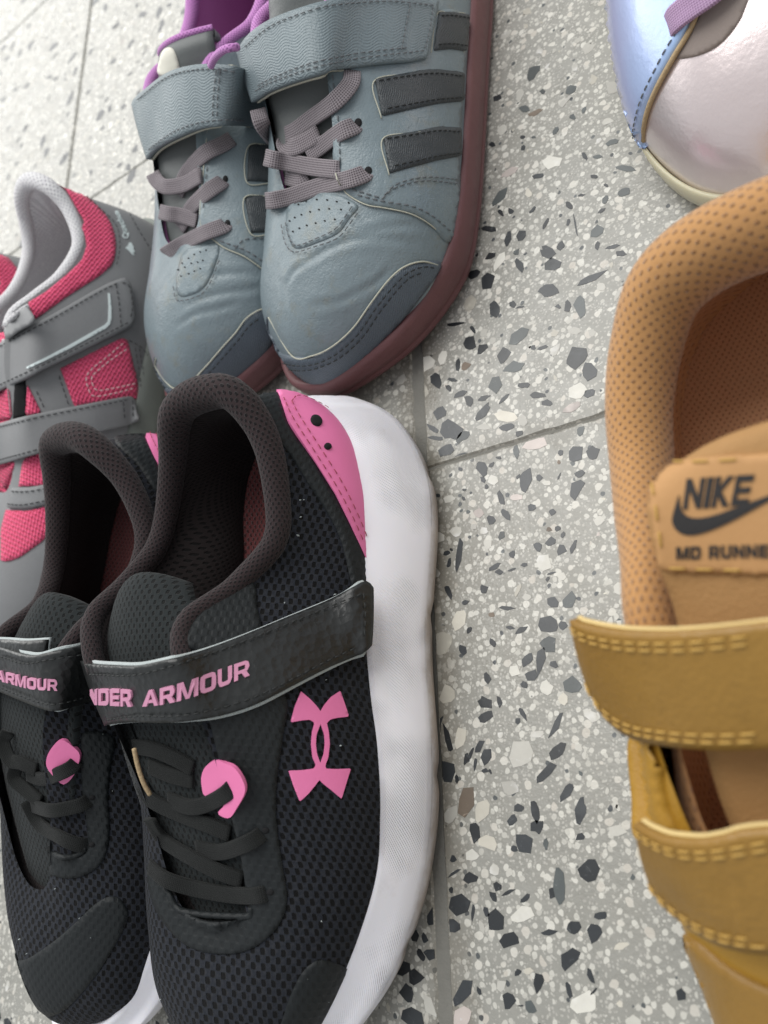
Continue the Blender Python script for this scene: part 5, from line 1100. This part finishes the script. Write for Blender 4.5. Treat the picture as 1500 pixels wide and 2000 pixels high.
if tg.N[..., 2].mean() < 0: tg = Surf(tg.P, flip=True)
sh.tg = tg; to = surf_part(sh, 'tongue', tg, M['n_tongue'], lambda P: P[..., :2], thick=.005)
S2 = [up_, tg]
lb = patch(sh, 'tongue_label', [tg], [(1266, 908), (1380, 895), (1500, 886), (1590, 884), (1590, 1120), (1500, 1122), (1400, 1120), (1305, 1116), (1288, 1108), (1275, 1010)], M['n_label'], lift=.0002, thick=.0008, step=10, closed_cr=False, parent=to, label='tan sewn label with dark printed lettering and a curved tick')
lettering(sh, 'lettering', 'NIKE', [tg], [(1347, 936), (1390, 932), (1432, 929), (1477, 926)], [(1338, 994), (1380, 991), (1420, 988), (1464, 985)], M['ink'], lift=.0013, parent=lb, raw=block_text('NIKE', gap=.12))
patch(sh, 'emblem', [tg], [(1331, 967), (1322, 992), (1317, 1015), (1325, 1033), (1346, 1043), (1378, 1039), (1430, 1018), (1500, 980), (1560, 946), (1500, 968), (1448, 987), (1404, 1003), (1372, 1010), (1349, 1008), (1336, 996), (1332, 980)], M['ink'], lift=.0010, thick=.0003, step=5, edge=.9, parent=lb, label='dark curved tick mark')
lettering(sh, 'lettering', 'MD RUNNER', [tg], [(1325, 1066), (1425, 1063), (1530, 1061)], [(1325, 1090), (1425, 1088), (1530, 1086)], M['ink'], lift=.0013, parent=lb, raw=block_text('MD RUNNER', gap=.2))
stitches(sh, [tg], [[(1279, 918), (1288, 1010), (1300, 1104)], [(1290, 912), (1400, 901), (1500, 895)], [(1310, 1106), (1400, 1110), (1500, 1112)]], M['n_thread'], lift=.0012, length=.0032, gap=.0018, parent=lb)
for top, bot in (([(1112, 1212, 'z', .0795), (1132, 1222, 'z', .0825), (1190, 1233, 'z', .0865), (1260, 1237, 'z', .090), (1350, 1234, 'z', .092), (1500, 1217, 'z', .0925)], [(1148, 1350, 'z', .066), (1180, 1404, 'z', .0665), (1230, 1442, 'z', .0705), (1300, 1458, 'z', .077), (1400, 1466, 'z', .081), (1500, 1463, 'z', .0825)]),
                 ([(1237, 1610, 'z', .0705), (1262, 1626, 'z', .0745), (1300, 1641, 'z', .078), (1350, 1646, 'z', .080), (1400, 1641, 'z', .0815), (1500, 1622, 'z', .082)], [(1272, 1742, 'z', .0555), (1298, 1776, 'z', .0585), (1350, 1818, 'z', .063), (1400, 1846, 'z', .067), (1450, 1860, 'z', .0695), (1500, 1866, 'z', .0705)])):
    st, so = strap(sh, 'strap', top, bot, S2, M['n_gold'], thick=.0017, back=M['n_edge'], ext=.0003, bulge=.0004, mirror=-.003, nu=110)
    a = np.array([q[:2] for q in top]); b2 = np.array([q[:2] for q in bot])
    stitches(sh, [st], [a * .91 + b2 * .09, a * .85 + b2 * .15, a * .13 + b2 * .87, a * .07 + b2 * .93], M['n_thread'], lift=.0002, length=.0026, gap=.0009, rad=.00028, parent=so)
patch(sh, 'eyestay', [up_], [(1232, 1440), (1300, 1462), (1296, 1520), (1308, 1580), (1325, 1640), (1245, 1640), (1236, 1560)], M['n_gold2'], lift=.0003, thick=.0012, uvf=sh.uvf, step=10)
patch(sh, 'toe_overlay', [up_], [(1300, 1800), (1330, 1900), (1360, 2010), (1440, 2040), (1600, 2050), (1600, 1960), (1500, 1925), (1430, 1890), (1350, 1830)], M['n_gold'], lift=.0003, thick=.0012, uvf=sh.uvf, step=12)

# ------------------------------------------------------------------ pearly sneaker
PE_S = [(0, 0), (.006, .020), (.022, .034), (.050, .040), (.090, .043), (.130, .048), (.160, .051), (.190, .050), (.214, .045), (.233, .034), (.243, .020), (.248, 0)]
PE_S = PE_S + [(x, -y) for x, y in PE_S[-2:0:-1]]
PE_T = [(0, True, (.018, 0, .078), .02, -.003, .016), (.03, True, (.030, .024, .070), .02, .002, .014), (.06, True, (.060, .028, .060), .016, .003, .012), (.09, True, (.090, .026, .066), .018, .006, .012), (.115, True, (.112, .020, .074), .022, .008, .012), (.140, True, (.138, .018, .068), .022, .012, .008), (.165, True, (.158, .017, .060), .022, .014, .005), (.190, True, (.170, .013, .056), .024, .018, .001), (.212, True, (.175, .008, .054), .023, .023, .0), (.236, True, (.1775, .004, .0535), .022, .029, -.001), (None, True, (.178, 0, .053), .022, .032, -.001),
        (.236, False, (.1775, -.004, .0535), .022, .029, -.001), (.212, False, (.175, -.008, .054), .023, .023, .0), (.190, False, (.170, -.013, .056), .024, .018, .001), (.165, False, (.158, -.017, .060), .022, .014, .005), (.140, False, (.138, -.018, .068), .022, .012, .008), (.115, False, (.112, -.020, .074), .022, .008, .012), (.09, False, (.090, -.026, .066), .018, .006, .012), (.06, False, (.060, -.028, .060), .016, .003, .012), (.03, False, (.030, -.024, .070), .02, .002, .014)]
pe_z = lerp_tab([(0, .018), (.7, .015), (1, .013)]); pe_b = lerp_tab([(0, .003), (.1, 0), (.85, 0), (1, .003)])
sh = pe = Shoe('sneaker', 'pearly metallic sneaker with a pale blue side panel and lilac lace', (.154, .290), (.142, .044), 1, None)
Rs = ring(PE_S); c = Rs.mean(0); Rf = c + (Rs - c) * [.988, .972]
build_sole(sh, 'sole', Rs, Rf, [(0, -.010, pe_b), (0, -.003, lambda x: pe_b(x) + .0003), (0, 0, lambda x: pe_b(x) + .003), (.1, .0006, lambda x: pe_b(x) * .6 + .008), (.6, .0012, lambda x: pe_z(x) - .0005), (.8, .0002, lambda x: pe_z(x) + .0005), (1, 0, lambda x: pe_z(x) - .002), (1, -.004, lambda x: pe_z(x) - .008)], M['pearl_sole'])
up_ = sh.up = build_upper(sh, Rf, pe_z, PE_T); surf_part(sh, 'upper', up_, M['pearl_pink'], sh.uvf)
surf_part(sh, 'lining', inner(up_, .003), M['pearl_inside'], sh.uvf); flat_fill(sh, 'insole', c + (Rf - c) * [.98, .95], -.003, M['pearl_inside'], zf=pe_z)
T = []
for x, hw, z, ar in ((.182, .008, .050, .001), (.165, .015, .056, .001), (.145, .018, .065, .002), (.120, .021, .073, .003), (.100, .024, .082, .004), (.092, .024, .088, .004), (.089, .023, .086, .004)):
    w = np.linspace(-1, 1, 13); T.append(np.stack([np.full(13, x), hw * w, z - ar * w**2 * 1.4], 1))
T = np.array(T); T = np.stack([cr(T[:, j], 40) for j in range(13)], 1); tg = Surf(sh.wor(T))
if tg.N[..., 2].mean() < 0: tg = Surf(tg.P, flip=True)
surf_part(sh, 'tongue', tg, M['pearl_tongue'], lambda P: P[..., :2], thick=.003)
S2 = [up_, tg]
edge = [(1366, 6), (1356, 40), (1340, 72), (1318, 108), (1297, 145), (1280, 178), (1266, 212), (1258, 245), (1257, 275), (1264, 302)]
patch(sh, 'gusset_shade', S2, [(1318, 112), (1345, 70), (1372, 0), (1380, -40), (1480, -40), (1462, 0), (1442, 45), (1405, 88), (1360, 110)], M['pearl_inside'], lift=.0001, thick=.0004, step=8)  # flat taupe cloth patch; shade between panel and toe put into its colour
bp = patch(sh, 'side_panel', S2, [(1186, -60), (1193, 60), (1202, 130), (1220, 225), (1243, 285), (1264, 312)] + [tuple(q) for q in edge[::-1]] + [(1380, -60), (1280, -70)], M['pearl_blue'], lift=.0004, thick=.0016, uvf=sh.uvf, step=9, closed_cr=False)
edge_line(sh, edge, r=.0008, lift=.0014, parent=bp, mat=M['tan_edge'])
stitches(sh, S2, [[(1352, 20), (1340, 50), (1310, 98), (1288, 140), (1268, 180), (1256, 215), (1249, 250), (1250, 278)]], M['g_thread'], lift=.0022, parent=bp)
lace(sh, S2, [(1306, 56, .000), (1316, 38, .004), (1345, 14, .005), (1385, -14, .005), (1430, -50, .004)], M['pearl_lace'], width=.0075, thick=.0018)

# ------------------------------------------------------------------ stray lint on the black mesh
def lint(sh, n, box, seed):
    r = random.Random(seed); V, fs = [], []
    while n:
        u, v = r.uniform(*box[0]), r.uniform(*box[1]); h_ = hits([sh.up], u, v)
        if h_ is None: continue
        p, nn = h_[0], h_[1]; s_ = r.uniform(.00015, .00032); a = unit(np.cross(nn, [r.gauss(0, 1), r.gauss(0, 1), r.gauss(0, 1)])); b_ = np.cross(nn, a); o = len(V)
        l = s_ * r.choice((1, 1, 2.5)); V += [p + a * l, p + b_ * s_, p - a * l, p - b_ * s_, p + nn * (s_ * 1.2 + .0006), p - nn * s_]
        fs += [tuple(o + q for q in t) for t in ((0, 1, 4), (1, 2, 4), (2, 3, 4), (3, 0, 4), (1, 0, 5), (2, 1, 5), (3, 2, 5), (0, 3, 5))]; n -= 1
    sh.part('lint', V, fs, M['white_fuzz'], kind='stuff')
lint(uaR, 26, ((300, 720), (860, 2000)), 3); lint(uaL, 16, ((10, 280), (1400, 1980)), 5)
